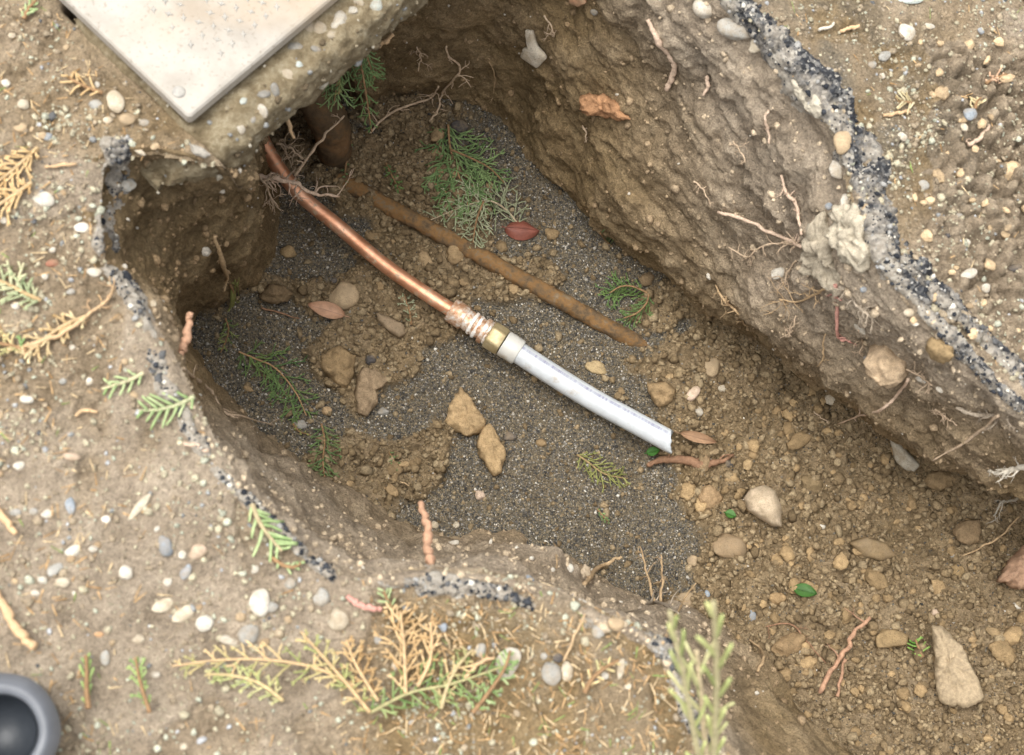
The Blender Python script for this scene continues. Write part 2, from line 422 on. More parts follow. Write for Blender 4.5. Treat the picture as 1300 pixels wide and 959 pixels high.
def wall_mesh():
    du = np.roll(G, -1, 0) - np.roll(G, 1, 0); dv = np.gradient(G, axis=1)
    Nn = np.cross(du, dv); Nn /= np.linalg.norm(Nn, axis=2)[..., None] + 1e-9
    if Nn[:, 40, 2].mean() < 0: Nn = -Nn
    # blur normals along the perimeter for stable displacement
    P = G.reshape(-1, 3); nf = Nn.reshape(-1, 3)
    k = np.tile(np.arange(WK), WM); t = np.clip((k - 14) / 170.0, 0, 1)
    w_in = sstep(.0, .10, t)
    low = fbm(P, 13, 3, 31); mid = fbm(P, 42, 4, 41); rid = ridged(P * np.array((1, 1, 1.7)), 24, 3, 51)
    chunk = vnoise(P * 30 + 2.0 * np.stack([low, mid, rid], 1), 61)
    chunk2 = np.floor(chunk * 3 + .5) / 3
    fine = fbm(P, 210, 3, 71)
    sharp = ridged(P * np.array((1, 1, 1.4)), 62, 3, 57) - .6
    k2_ = sstep(560, 700, project(P)[0]) * .6 + .4
    arc = np.repeat(np.arange(WM), WK) * .0026
    lay_ = fbm(np.stack([arc, t * .9, t * 0 + 3.0], 1) * np.array((7.0, 46.0, 1.0)), 1.0, 3, 91)
    scoop = np.abs(vnoise(np.stack([arc * 6.5, t * 5.0, t * 0], 1), 95))
    d = (.012 * low + .006 * mid - .007 * (rid - .6) + .0042 * chunk2 * k2_ - .0034 * sharp + .0022 * fine + .0018 * lay_ + .015 * (scoop - .3)) * (.22 + .78 * w_in)
    # horizontal spade marks on the near, smoothly cut side
    P = P + nf * d[:, None]
    gl = glow(P[:, 0], P[:, 1]) * (1 - w_in) + .0016 * fbm(P, 160, 3, 5) * (1 - w_in)
    P[:, 2] += gl
    idx = np.arange(WM * WK).reshape(WM, WK)
    nx = np.roll(idx, -1, 0)
    F = np.stack([idx[:, :-1], nx[:, :-1], nx[:, 1:], idx[:, 1:]], -1).reshape(-1, 4)
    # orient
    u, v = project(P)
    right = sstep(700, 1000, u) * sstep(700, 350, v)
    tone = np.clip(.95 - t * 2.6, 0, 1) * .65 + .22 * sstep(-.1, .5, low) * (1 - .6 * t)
    tone = tone + right * (.90 * (1 - sstep(.42, .92, t))) + .10 * mid  # right wall: dry pale clay, paled further to stand in for light
    tone = tone * (1 - .85 * sstep(640, 420, u) * sstep(440, 330, v))      # shade below the slab, painted into the earth tone
    tone = tone + .75 * sstep(470, 570, v) * sstep(1000, 850, u) * (1 - .6 * sstep(.75, 1, t))  # near wall: dry layers, paled further to offset the sun's shade
    var = np.clip(.5 + .45 * mid + .15 * chunk2 - .30 * sstep(640, 420, u) * sstep(440, 330, v), 0, 1)  # last term: the painted shade below the slab again
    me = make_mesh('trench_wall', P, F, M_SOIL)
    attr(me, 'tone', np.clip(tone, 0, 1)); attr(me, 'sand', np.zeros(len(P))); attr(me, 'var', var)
    return tag(link('trench_wall', me), kind='structure')
def nonuni(lo, hi, step, far, grow=1.05):
    mid = np.arange(lo, hi, step); a = []; x = 0; s = step
    while x < far: s *= grow; x += s; a.append(x)
    a = np.array(a); return np.concatenate([(lo - a)[::-1], mid, hi + a])
def poly_sd(X, Y, poly):
    """signed distance to closed polygon, negative inside"""
    p = poly; q = np.roll(poly, -1, 0); best = np.full(X.shape, 1e9, np.float32); inside = np.zeros(X.shape, bool)
    for (x0, y0), (x1, y1) in zip(p, q):
        ex, ey = x1 - x0, y1 - y0; wx, wy = X - x0, Y - y0
        t = np.clip((wx * ex + wy * ey) / (ex * ex + ey * ey + 1e-12), 0, 1)
        best = np.minimum(best, (wx - ex * t) ** 2 + (wy - ey * t) ** 2)
        c = ((y0 <= Y) != (y1 <= Y)); 
        if c.any(): inside ^= c & (X < x0 + (Y - y0) / (y1 - y0 + 1e-12) * ex)
    d = np.sqrt(best); return np.where(inside, -d, d)
def grid_mesh(name, xs, ys, zf, keep):
    X, Y = np.meshgrid(xs, ys, indexing='ij'); sh = X.shape; x = X.ravel(); y = Y.ravel()
    k = keep(x, y); idx = np.arange(len(x)).reshape(sh)
    F = np.stack([idx[:-1, :-1], idx[1:, :-1], idx[1:, 1:], idx[:-1, 1:]], -1).reshape(-1, 4)
    F = F[k[F].all(1)]; used = np.zeros(len(x), bool); used[F.ravel()] = True
    new = np.cumsum(used) - 1; F = new[F]; x = x[used]; y = y[used]
    z, at_ = zf(x, y)
    P = np.stack([x, y, z], 1); me = make_mesh(name, P, F, M_SOIL)
    for kk, vv in at_.items(): attr(me, kk, vv)
    return tag(link(name, me), kind='structure'), P, at_
RIMC = RIM[::6]; FOOTC = FOOT[::6]
# lid and collar footprint (plan)
LID_C = np.array(at(240, 150, .016))[:2]
_e1 = np.array(at(420, 0, .016))[:2] - LID_C; _e1 /= np.linalg.norm(_e1)
_e2 = np.array((-_e1[1], _e1[0])); 
if np.dot(_e2, np.array(at(80, 0, .016))[:2] - LID_C) < 0: _e2 = -_e2
def lid_xy(s, t): return LID_C + _e1 * s + _e2 * t       # s along the trench-side edge, t across the lid
def ground():
    c = [atg(u, v)[:2] for u, v in ((0, 0), (1300, 0), (0, 959), (1300, 959))]
    c = np.array(c); lo = c.min(0) - .04; hi = c.max(0) + .04
    xs = nonuni(lo[0], hi[0], .0019, 30); ys = nonuni(lo[1], hi[1], .0019, 30)
    def keep(x, y):
        k = np.ones(len(x), bool)
        bx = (x > RIMC[:, 0].min() - .02) & (x < RIMC[:, 0].max() + .02) & (y > RIMC[:, 1].min() - .02) & (y < RIMC[:, 1].max() + .02)
        k[bx] = poly_sd(x[bx], y[bx], RIMC) > -.003
        return k
    def zf(x, y):
        P = np.stack([x, y, np.zeros_like(x)], 1)
        sd = np.full(len(x), 9.0)
        bx = (np.abs(x) < 2.2) & (np.abs(y) < 2.2); sd[bx] = poly_sd(x[bx], y[bx], RIMC)
        mid = fbm(P, 38, 4, 3); fine = fbm(P, 230, 3, 9); big = fbm(P, 9, 3, 14)
        u, v = project(np.stack([x, y, g_of(x, y)], 1))
        d1, d2, cid = worley2(x, y, .011, 21)
        crumble = sstep(1150, 1215, u + 60 * mid) * sstep(520, 300, v + 60 * big) * sstep(40, 90, v)     # lumpy spoil at the upper right
        dome = np.sqrt(np.clip(1 - (d1 / .62) ** 2, 0, 1))
        patch = sstep(.05, .11, big + .05 * mid)                                    # slightly raised crusts of packed dirt
        w1, w2, wid = worley2(x + .003 * mid, y, .0085, 77)
        crumb = np.sqrt(np.clip(1 - (w1 / .6) ** 2, 0, 1)) * (wid > .55) * sstep(.12, -.12, big + .4 * mid)
        z = g_of(x, y) + glow(x, y) + .0032 * mid + .0016 * fine + .004 * patch + .0035 * crumb + crumble * (.015 * dome * (.3 + cid) - .005)
        s = np.dot(np.stack([x, y], 1) - LID_C, _e1); t = np.dot(np.stack([x, y], 1) - LID_C, _e2)
        under = sstep(-.004, .012, s) * sstep(-.055, -.045, t)
        under = under * (s > -.02) * sstep(.15, .14, t)
        onlid = sstep(-.02, -.005, s) * sstep(-.02, -.005, t)
        z = z * (1 - onlid) + onlid * -.004
        z = z * (1 - under) + under * (-.062)
        z = z - .005 * sstep(.007, -.003, sd)
        slope = sstep(3, 25, np.hypot(x, y)); z = z * (1 - slope)
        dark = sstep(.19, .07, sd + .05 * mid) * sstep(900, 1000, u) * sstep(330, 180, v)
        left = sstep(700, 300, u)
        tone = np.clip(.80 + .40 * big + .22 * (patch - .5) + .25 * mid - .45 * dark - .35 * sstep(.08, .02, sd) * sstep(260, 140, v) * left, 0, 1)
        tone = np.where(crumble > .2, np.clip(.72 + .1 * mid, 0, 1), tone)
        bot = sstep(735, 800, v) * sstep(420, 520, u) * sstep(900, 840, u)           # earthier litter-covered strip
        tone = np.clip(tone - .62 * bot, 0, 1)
        var = np.clip(.5 + .35 * mid + crumble * ((cid - .5) * .5 - .35 * (1 - dome)), 0, 1)  # gaps between spoil lumps darkened, crevice shade in the colour
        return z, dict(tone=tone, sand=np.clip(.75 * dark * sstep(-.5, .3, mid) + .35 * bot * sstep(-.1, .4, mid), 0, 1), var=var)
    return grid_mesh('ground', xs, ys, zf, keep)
def gauss(u, v, l):
    o = np.zeros(len(u))
    for cx, cy, rx, ry, a in l: o = np.maximum(o, a * np.exp(-((u - cx) / rx) ** 2 - ((v - cy) / ry) ** 2))
    return o
SAND = [(700,600,170,120,1.35), (800,690,110,90,1.4), (620,500,100,70,1.1), (345,500,80,75,1.2), (385,300,75,65,1.1), (720,270,105,75,1.15), (640,190,70,50,1.0), (790,350,60,45,.8), (740,430,120,50,.9), (560,640,60,40,.9), (360,420,60,40,1.0), (520,520,50,50,.8)]
EARTH = [(490,385,95,55,1.0), (450,450,75,60,1.1), (540,585,60,60,.95), (470,600,70,40,.95), (560,330,75,45,.95), (450,230,70,60,1.0), (900,470,80,60,1.1), (980,560,130,80,1.4), (1080,700,200,160,1.6), (900,800,60,60,1.3), (1200,800,250,200,1.6), (830,400,40,40,.8), (640,350,60,30,.8), (690,350,30,20,.7), (345,365,40,15,.9), (540,250,70,80,.8)]
def floor():
    fx = np.array([atf(u, v)[:2] for u, v in ((150, 60), (1300, 60), (150, 959), (1300, 959), (1300, 560))])
    lo = fx.min(0); hi = fx.max(0); hi[0] += .02; hi[1] = min(hi[1], FOOTC[:, 1].max() + .03)
    lo[0] = max(lo[0], FOOTC[:, 0].min() - .03)
    xs = nonuni(lo[0], hi[0], .0021, 1.0, 1.08); ys = nonuni(lo[1], hi[1], .0021, .8, 1.08)
    def keep(x, y): return poly_sd(x, y, FOOTC) < .035
    def zf(x, y):
        P = np.stack([x, y, np.zeros_like(x)], 1)
        sd = poly_sd(x, y, FOOTC)
        z0 = fl_of(x, y); u, v = project(np.stack([x, y, z0], 1))
        big = fbm(P, 7, 3, 101); mid = fbm(P, 30, 4, 103); fine = fbm(P, 240, 3, 107)
        m = gauss(u, v, SAND) - gauss(u, v, EARTH) + .55 * mid + .18 * big
        sand = sstep(-.12, .12, m)
        d1, d2, c1 = worley2(x + .004 * mid, y, .026, 1); e1, e2, c2 = worley2(x, y + .003 * mid, .0125, 2); f1, f2, c3 = worley2(x, y, .0068, 3)
        dm1 = np.sqrt(np.clip(1 - (d1 / .60) ** 2, 0, 1)) * (c1 > .60); dm2 = np.sqrt(np.clip(1 - (e1 / .60) ** 2, 0, 1)) * (c2 > .30); dm3 = np.sqrt(np.clip(1 - (f1 / .62) ** 2, 0, 1))
        lump = np.maximum(np.maximum(.010 * dm1 * (.3 + c1), .0065 * dm2 * (.4 + c2)), .0036 * dm3 * (.3 + c3))
        cl = 1 - sand
        z = z0 + .009 * big + .004 * mid + .0009 * fine + cl * (lump + .003) + .02 * sstep(-.05, .03, sd)
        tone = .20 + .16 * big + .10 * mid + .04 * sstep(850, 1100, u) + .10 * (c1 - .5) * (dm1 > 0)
        tone = tone * (1 - .55 * sstep(620, 420, u) * sstep(380, 250, v))  # shade of the upper left end painted into the floor tone
        var = np.clip(.5 + .30 * mid + cl * (.22 * (c2 - .5) + .18 * (c3 - .5)), 0, 1)
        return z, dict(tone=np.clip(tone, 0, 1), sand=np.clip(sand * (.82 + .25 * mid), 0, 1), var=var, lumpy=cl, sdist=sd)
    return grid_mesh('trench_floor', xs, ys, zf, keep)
wall_o = wall_mesh()
ground_o, GP, GA = ground()
floor_o, FP, FA = floor()

dg = bpy.context.evaluated_depsgraph_get(); dg.update()
BV = [BVHTree.FromObject(o, dg) for o in (wall_o, ground_o, floor_o)]
def cast(origin, d):
    best = None
    for b in BV:
        h, n, i, t = b.ray_cast(origin, d)
        if h is not None and (best is None or t < best[2]): best = (h, n, t)
    if best is None: return None
    n = best[1]
    if n.dot(d) > 0: n = -n
    return best[0], n
def hit(u, v):
    d = ray(u, v).normalized(); r = cast(CAM, d)
    if r is None:
        return at(u, v, FLOOR_Z), Vector((0, 0, 1)), d
    return r[0], r[1], d
def hit_soft(u, v, px=6):
    hs_ = [hit(u + a * px, v + b * px) for a, b in ((0, 0), (1, 0), (-1, 0), (0, 1), (0, -1))]
    n = sum((h[1] for h in hs_), Vector()).normalized(); return hs_[0][0], n, hs_[0][2]
def down(p):
    r = cast(Vector((p[0], p[1], p[2] + .03)), Vector((0, 0, -1)))
    return r[0].z if r else FLOOR_Z
def depth(p): return (Vector(p) - CAM).dot(ROT @ Vector((0, 0, -1)))
def px2m(p): return depth(p) / FPX
print('terrain ready')
# ================================================================== TEMPLATES
import bmesh
def ico(sub):
    bm = bmesh.new(); bmesh.ops.create_icosphere(bm, subdivisions=sub, radius=1.0)
    V = np.array([v.co[:] for v in bm.verts]); F = np.array([[v.index for v in f.verts] for f in bm.faces]); bm.free(); return V, F
ICO1, ICO2, ICO3 = ico(1), ico(2), ico(3)
OCT = (np.array([(1,0,0),(-1,0,0),(0,1,0),(0,-1,0),(0,0,1),(0,0,-1)], float), np.array([(0,2,4),(2,1,4),(1,3,4),(3,0,4),(2,0,5),(1,2,5),(3,1,5),(0,3,5)]))
def stone_mesh(name, seed, rough, mat, base=ICO3, facet=0.0):
    V, F = base; r = np.random.default_rng(seed); off = r.uniform(0, 50, 3)
    d = 1 + .22 * vnoise(V * 1.1 + off, seed) + rough * fbm(V, 2.4, 3, seed + 3)
    if facet:
        for _ in range(9):
            n = r.normal(size=3); n /= np.linalg.norm(n); k = r.uniform(.62, .85)
            pr = (V * d[:, None]) @ n; d = np.where(pr > k, d * (1 - facet * (1 - k / np.maximum(pr, 1e-6))), d)
        d = d + rough * .4 * fbm(V, 6, 2, seed + 9)
    return make_mesh(name, V * d[:, None], F, mat)
PEB_ME = [stone_mesh('pebble', 200 + i, .07, M_PEB) for i in range(8)]
CLOD_ME = [stone_mesh('soil_clod', 300 + i, .42, M_CLOD, ICO3, .75) for i in range(10)]
CHUNK_ME = [stone_mesh('stone_chunk', 400 + i, .25, M_PEB, ICO3, .95) for i in range(5)]
def frame_at(u, v, ang, n):
    a = math.radians(ang); X = ROT @ Vector((math.cos(a), math.sin(a), 0)); X = (X - n * X.dot(n)).normalized(); Y = n.cross(X)
    return X, Y
def mat_soil(me): return me.materials[0] == M_CLOD
def lay(me, name, u, v, w, h, ang, color, flat=.62, sink=.33, up=.6):
    p, n, d = hit_soft(u, v, max(3, min(w, h) * .4)); n = (n * (1 - up) + Vector((0, 0, 1)) * up).normalized() if n.z > .2 else n
    X, Y = frame_at(u, v, ang, n); k = px2m(p) / 2; sx, sy = w * k, h * k; sz = min(sx, sy) * flat
    c = p + n * sz * (1 - 2 * sink)
    if mat_soil(me): color = tuple(x * 1.3 for x in color)
    o = link(name, me, color=color)
    o.matrix_world = Matrix(((X.x*sx, Y.x*sy, n.x*sz, c.x), (X.y*sx, Y.y*sy, n.y*sz, c.y), (X.z*sx, Y.z*sy, n.z*sz, c.z), (0, 0, 0, 1)))
    return o
PC = dict(white=(.62, .58, .50), cream=(.54, .47, .36), grey=(.33, .325, .30), blue=(.25, .29, .33), tan=(.42, .31, .19), dark=(.045, .047, .055), red=(.28, .11, .07), pink=(.62, .47, .36), mint=(.62, .72, .70), brown=(.30, .21, .12), orange=(.55, .30, .14))
PW = dict(white='white', cream='cream', grey='grey', blue='blue grey', tan='tan', dark='black', red='dull red', pink='pinkish', mint='mint white', brown='brown', orange='orange')
AUTO = []
def region(u, v, z):
    if z > -.07:
        if u > 850 and v < 560: return 'on the ground right of the trench', 'R'
        if u < 330 and v < 180: return 'on the dirt beside the square cover', 'C'
        if v > 720 and u > 380: return 'on the littered ground along the bottom', 'B'
        return 'on the bare dirt left of the trench', 'L'
    if u > 850 and v > 480: return 'in the loose soil at the lower right', 'S'
    if (u > 820 or v < 150) and v < 520: return 'in the right trench wall', 'W'
    if z > -.33: return 'in the near trench wall', 'N'
    return 'on the sandy trench floor', 'F'
def pebble(u, v, w, h=None, ang=0, c='white', label=None, kind='peb', size=None):
    h = h or w * .85; mes = PEB_ME if kind == 'peb' else CHUNK_ME; col = PC[c]; k = random.uniform(.85, 1.12)
    o = lay(random.choice(mes), 'pebble' if kind == 'peb' else 'stone_chunk', u, v, w, h, ang, tuple(min(.85, x * k) for x in col))
    ph, code = region(u, v, o.matrix_world.translation.z)
    word = 'pebble' if kind == 'peb' else 'stone chunk'
    sz = 'small' if w < 15 else 'mid-sized'
    tag(o, label or f'{sz} {PW[c]} {word} {ph}', word.split()[-1], f'{word}s {ph}' if not label else 'stones around the trench')
    if not label: AUTO.append((o, f'{sz} {PW[c]} {word}', u, v))
    return o

# ================================================================== SLAB COVER AND COLLAR
def rough_sweep(sec_fn, S, K, mat, name, amp, seed):
    V = np.array([[sec_fn(s, k) for k in range(K)] for s in S]); n, m = V.shape[:2]
    P = V.reshape(-1, 3)
    du = np.gradient(V, axis=0); dv = np.gradient(V, axis=1); Nn = np.cross(dv, du).reshape(-1, 3); Nn /= np.linalg.norm(Nn, axis=1)[:, None] + 1e-9
    d = amp * (fbm(P, 30, 4, seed) + .5 * fbm(P, 120, 3, seed + 4)) ; d1 = amp * .9 * (ridged(P, 55, 2, seed + 8) - .6)
    P = P + Nn * (d - d1)[:, None]
    idx = np.arange(n * m).reshape(n, m); F = np.stack([idx[:-1, :-1], idx[:-1, 1:], idx[1:, 1:], idx[1:, :-1]], -1).reshape(-1, 4)
    return P, F
CS = [(.13, -.004), (-.022, .001), (-.030, -.002), (-.035, -.010), (-.037, -.03), (-.034, -.048), (-.022, -.056), (.12, -.062)]
csl = np.concatenate([[0], np.cumsum([math.dist(CS[i], CS[i+1]) for i in range(len(CS) - 1)])])
def sec_fn(s, k):
    q = k / 119; L = q * csl[-1]; t = np.interp(L, csl, [c[0] for c in CS]); z = np.interp(L, csl, [c[1] for c in CS])
    if s < .0:                                     # the broken end dives into the soil
        f = min(1, -s / .04); z = z * (1 - f) + (-.03) * f - .01 * f * f; t = t * (1 - .5 * f) + .01 * f
    xy = lid_xy(s, t); return (xy[0], xy[1], z)
P, F = rough_sweep(sec_fn, np.arange(-.045, .62, .003), 120, M_CONC, 'collar', .0062, 77)
base = Vector((*lid_xy(0, 0), 0))
collar = link('concrete_collar', make_mesh('concrete_collar', P - np.array(base), F, M_CONC), base)
tag(collar, 'crumbling aggregate concrete collar overhanging the upper left trench', 'concrete')
EMB = [(392,33,20,'cream'), (374,60,21,'grey'), (402,62,14,'grey'), (381,83,12,'mint'), (350,115,15,'grey'), (335,118,16,'grey'), (309,128,12,'mint'), (333,140,16,'white'), (430,24,24,'white'), (408,38,22,'cream'), (478,8,16,'mint'), (447,12,14,'white'), (306,165,11,'white'), (366,96,18,'cream'), (455,2,14,'cream'), (420,44,12,'cream'), (322,152,10,'grey')]
cbv = BVHTree.FromPolygons([tuple(p) for p in P], [tuple(map(int, f)) for f in F])
for (u, v, w, c) in EMB:
    h, n, i, t = cbv.ray_cast(CAM, ray(u, v).normalized())
    if h is None: continue
    if n.dot(ray(u, v)) > 0: n = -n
    X, Y = frame_at(u, v, random.uniform(0, 180), n); k = px2m(h) / 2; sx = w * k * random.uniform(1.0, 1.3); sy = sx * random.uniform(.65, .95); sz = sx * .45
    cc = h - base - n * sz * .45
    o = link('embedded_stone', random.choice(PEB_ME), parent=collar, color=tuple(x * .66 for x in PC[c]))
    o.matrix_local = Matrix(((X.x*sx, Y.x*sy, n.x*sz, cc.x), (X.y*sx, Y.y*sy, n.y*sz, cc.y), (X.z*sx, Y.z*sy, n.z*sz, cc.z), (0, 0, 0, 1)))
ag_i = rng.integers(0, len(P), 1500); AGP = P.copy(); AGB = np.array(base)
def lid():
    root = empty('utility_cover', (*lid_xy(0, 0), .004), 'pale square utility cover with worn tread studs at the top left', 'cover')
    base = np.array((*lid_xy(0, 0), .004))
    # rounded rectangle outline
    L, Wd, r = .62, .46, .004; out = []
    for (cx, cy, a0) in ((r, r, 180), (L - r, r, 270), (L - r, Wd - r, 0), (r, Wd - r, 90)):
        for k in range(7):
            a = math.radians(a0 + 15 * k); out.append((cx + r * math.cos(a), cy + r * math.sin(a)))
    def ringz(ins, z):
        c = np.array((L / 2, Wd / 2)); pts = []
        for i, p in enumerate(out):
            q = np.array(p); dd = np.sign(c - q) * ins
            xy = lid_xy(*(q + dd)); pts.append((xy[0], xy[1], z))
        return pts
    V = []; F = []; m = len(out)
    for ins, z in ((.004, .0), (0, .001), (0, .011), (.0015, .0128), (.004, .0135)): V += ringz(ins, .004 + z)
    for j in range(4):
        for i in range(m): F.append((j*m+i, j*m+(i+1)%m, (j+1)*m+(i+1)%m, (j+1)*m+i))
    F.append(tuple(4*m+i for i in range(m))); F.append(tuple(range(m))[::-1])
    link('plate', make_mesh('plate', np.array(V) - base, F, M_LID, False), parent=root)
    # tread studs: small four-pointed bosses in a staggered lattice
    sv = []; sf = []
    for i in range(8):
        a = math.pi / 4 * i; rr = (1.0 if i % 4 == 0 else .75 if i % 2 == 0 else .38); sv.append((rr * math.cos(a), rr * math.sin(a), 0))
    for i in range(8):
        a = math.pi / 4 * i; rr = (.5 if i % 4 == 0 else .4 if i % 2 == 0 else .2); sv.append((rr * math.cos(a), rr * math.sin(a), 1))
    for i in range(8): sf.append((i, (i+1) % 8, 8 + (i+1) % 8, 8 + i))
    sf.append(tuple(range(8, 16)))
    sme = make_mesh('tread_stud', np.array(sv), sf, M_STUD, False)
    ang = math.atan2(_e1[1], _e1[0]); n = 0
    for i in range(40):
        for j in range(32):
            s = .045 + i * .0125 + (j % 2) * .00625; t = .024 + j * .0105
            if s > .30 or t > .27 or n >= 290: continue
            uu, vv = project(np.array([(*lid_xy(s, t), .018)]))
            if uu[0] < 60 or vv[0] < -12 or uu[0] > 440: continue
            if random.random() < .10: continue
            xy = lid_xy(s, t); o = link('tread_stud', sme, parent=root)
            o.location = Vector((xy[0], xy[1], .0172)) - Vector(base); o.rotation_euler = (0, 0, ang + .9 + (j % 2) * 1.2); k = random.uniform(.0046, .0056); o.scale = (k, k * .8, .0011); n += 1
    # bolt recess in the corner
    V, Fb = tube([(0, 0, -.002), (0, 0, .0004), (0, 0, .0012), (0, 0, .0015)], [.0052, .0052, .0042, .002], 14, cap=True)
    bxy = np.array(at(227, 117, .0176)); link('corner_bolt', make_mesh('corner_bolt', np.array(V), Fb, M_STUD), parent=root, loc=Vector(bxy) - Vector(base))
lid()

# ================================================================== ASPHALT EDGES
def asphalt(label, pts, hw, thick, dust, seed, n=60, gap=0.0):
    C = catmull([(*p, 0) for p in pts], n)[:, :2]; m = len(C); T = np.gradient(C, axis=0); T /= np.linalg.norm(T, axis=1)[:, None]; Nn = np.stack([-T[:, 1], T[:, 0]], 1)
    K = 26; V = []; dustv = []
    ws = np.interp(np.linspace(0, 1, m), np.linspace(0, 1, len(hw)), hw)
    wob = fbm(np.stack([np.arange(m) * .045, np.zeros(m), np.zeros(m)], 1), 1, 4, seed); wob2 = fbm(np.stack([np.arange(m) * .05, np.ones(m) * 7, np.zeros(m)], 1), 1, 4, seed + 1)
    endf = np.clip(np.minimum(np.arange(m), np.arange(m)[::-1]) / 18, 0, 1)
    for i in range(m):
        for k in range(K):
            q = k / (K - 1) * 2 - 1
            w = ws[i] * (1 + .55 * (wob[i] if q < 0 else wob2[i]))
            u, v = C[i] + Nn[i] * q * w
            p, nn, d = hit(u, v)
            V.append((np.array(p), np.array(nn), 1 - abs(q) ** 3, q, endf[i]))
    P = np.array([a[0] for a in V]); e = np.array([a[2] for a in V]) * np.array([a[4] for a in V])
    nz = fbm(P, 60, 4, seed + 5); n2 = fbm(P, 220, 3, seed + 6)
    Up = np.array([a[1] for a in V]).reshape(m, K, 3); 
    Up = (Up + np.roll(Up, 1, 0) + np.roll(Up, -1, 0)); Up = (Up + np.roll(Up, 1, 1) + np.roll(Up, -1, 1)).reshape(-1, 3); Up[:, 2] += 1.2; Up /= np.linalg.norm(Up, axis=1)[:, None] + 1e-9
    e = e - gap * sstep(-.15, .35, fbm(P, 17, 3, seed + 30))
    h = thick * (e * 1.6 - .6) + (.0045 * nz + .0022 * n2)
    P = P + Up * h[:, None]
    idx = np.arange(m * K).reshape(m, K); F = np.stack([idx[:-1, :-1], idx[1:, :-1], idx[1:, 1:], idx[:-1, 1:]], -1).reshape(-1, 4)
    me = make_mesh('asphalt_edge', P - P.mean(0), F, M_ASPH); q = np.array([a[3] for a in V])
    attr(me, 'dust', dust + .10 * q + .1 * fbm(P, 14, 2, seed + 8))
    o = link('asphalt_edge', me, P.mean(0)); tag(o, label, 'asphalt', 'broken asphalt edges of the trench')
    return P[e > .45], Up
ASP = []
ASP.append(asphalt('wide black and white mottled asphalt band along the right rim', [(905,-30),(950,22),(1000,72),(1045,118),(1075,165),(1098,215),(1112,270),(1128,320),(1150,362),(1200,420),(1235,458),(1275,500),(1320,535)], [20,24,28,33,28,29,28,24,18,12,11,11,10], .0035, .075, 1, 40))
ASP.append(asphalt('upper branch of dark asphalt at the right picture edge', [(1140,318),(1165,340),(1195,372),(1225,408),(1262,440),(1300,482),(1330,510)], [16,15,14,13,15,15,12], .003, .06, 2, 40))
ASP.append(asphalt('dark crumbling asphalt at the upper left corner of the hole', [(150,165),(152,205),(148,250),(138,295),(132,332)], [20,26,26,20,13], .004, .17, 3, 40, .8))
ASP.append(asphalt('narrow pale grey asphalt lip on the left rim', [(130,338),(160,365),(182,402),(196,450),(212,500),(240,545),(275,598)], [10,12,13,15,16,14,10], .004, .30, 4, 40, 1.1))
ASP.append(asphalt('thin grey asphalt lip on the lower left rim', [(270,592),(310,632),(352,672),(395,712),(432,738)], [9,8,8,9,10], .0035, .32, 5, 40, 1.5))
ASP.append(asphalt('lumpy black and white asphalt below the reddish stick', [(425,732),(470,742),(510,750),(560,742),(610,748),(650,758),(685,775)], [10,13,14,16,12,9,7], .005, .23, 6, 40, .7))
ASP.append(asphalt('black asphalt edge curving round the bottom of the trench', [(722,792),(770,790),(812,804),(845,826),(866,862),(878,910),(900,960)], [9,10,11,13,14,14,12], .004, .15, 7, 40, .8))

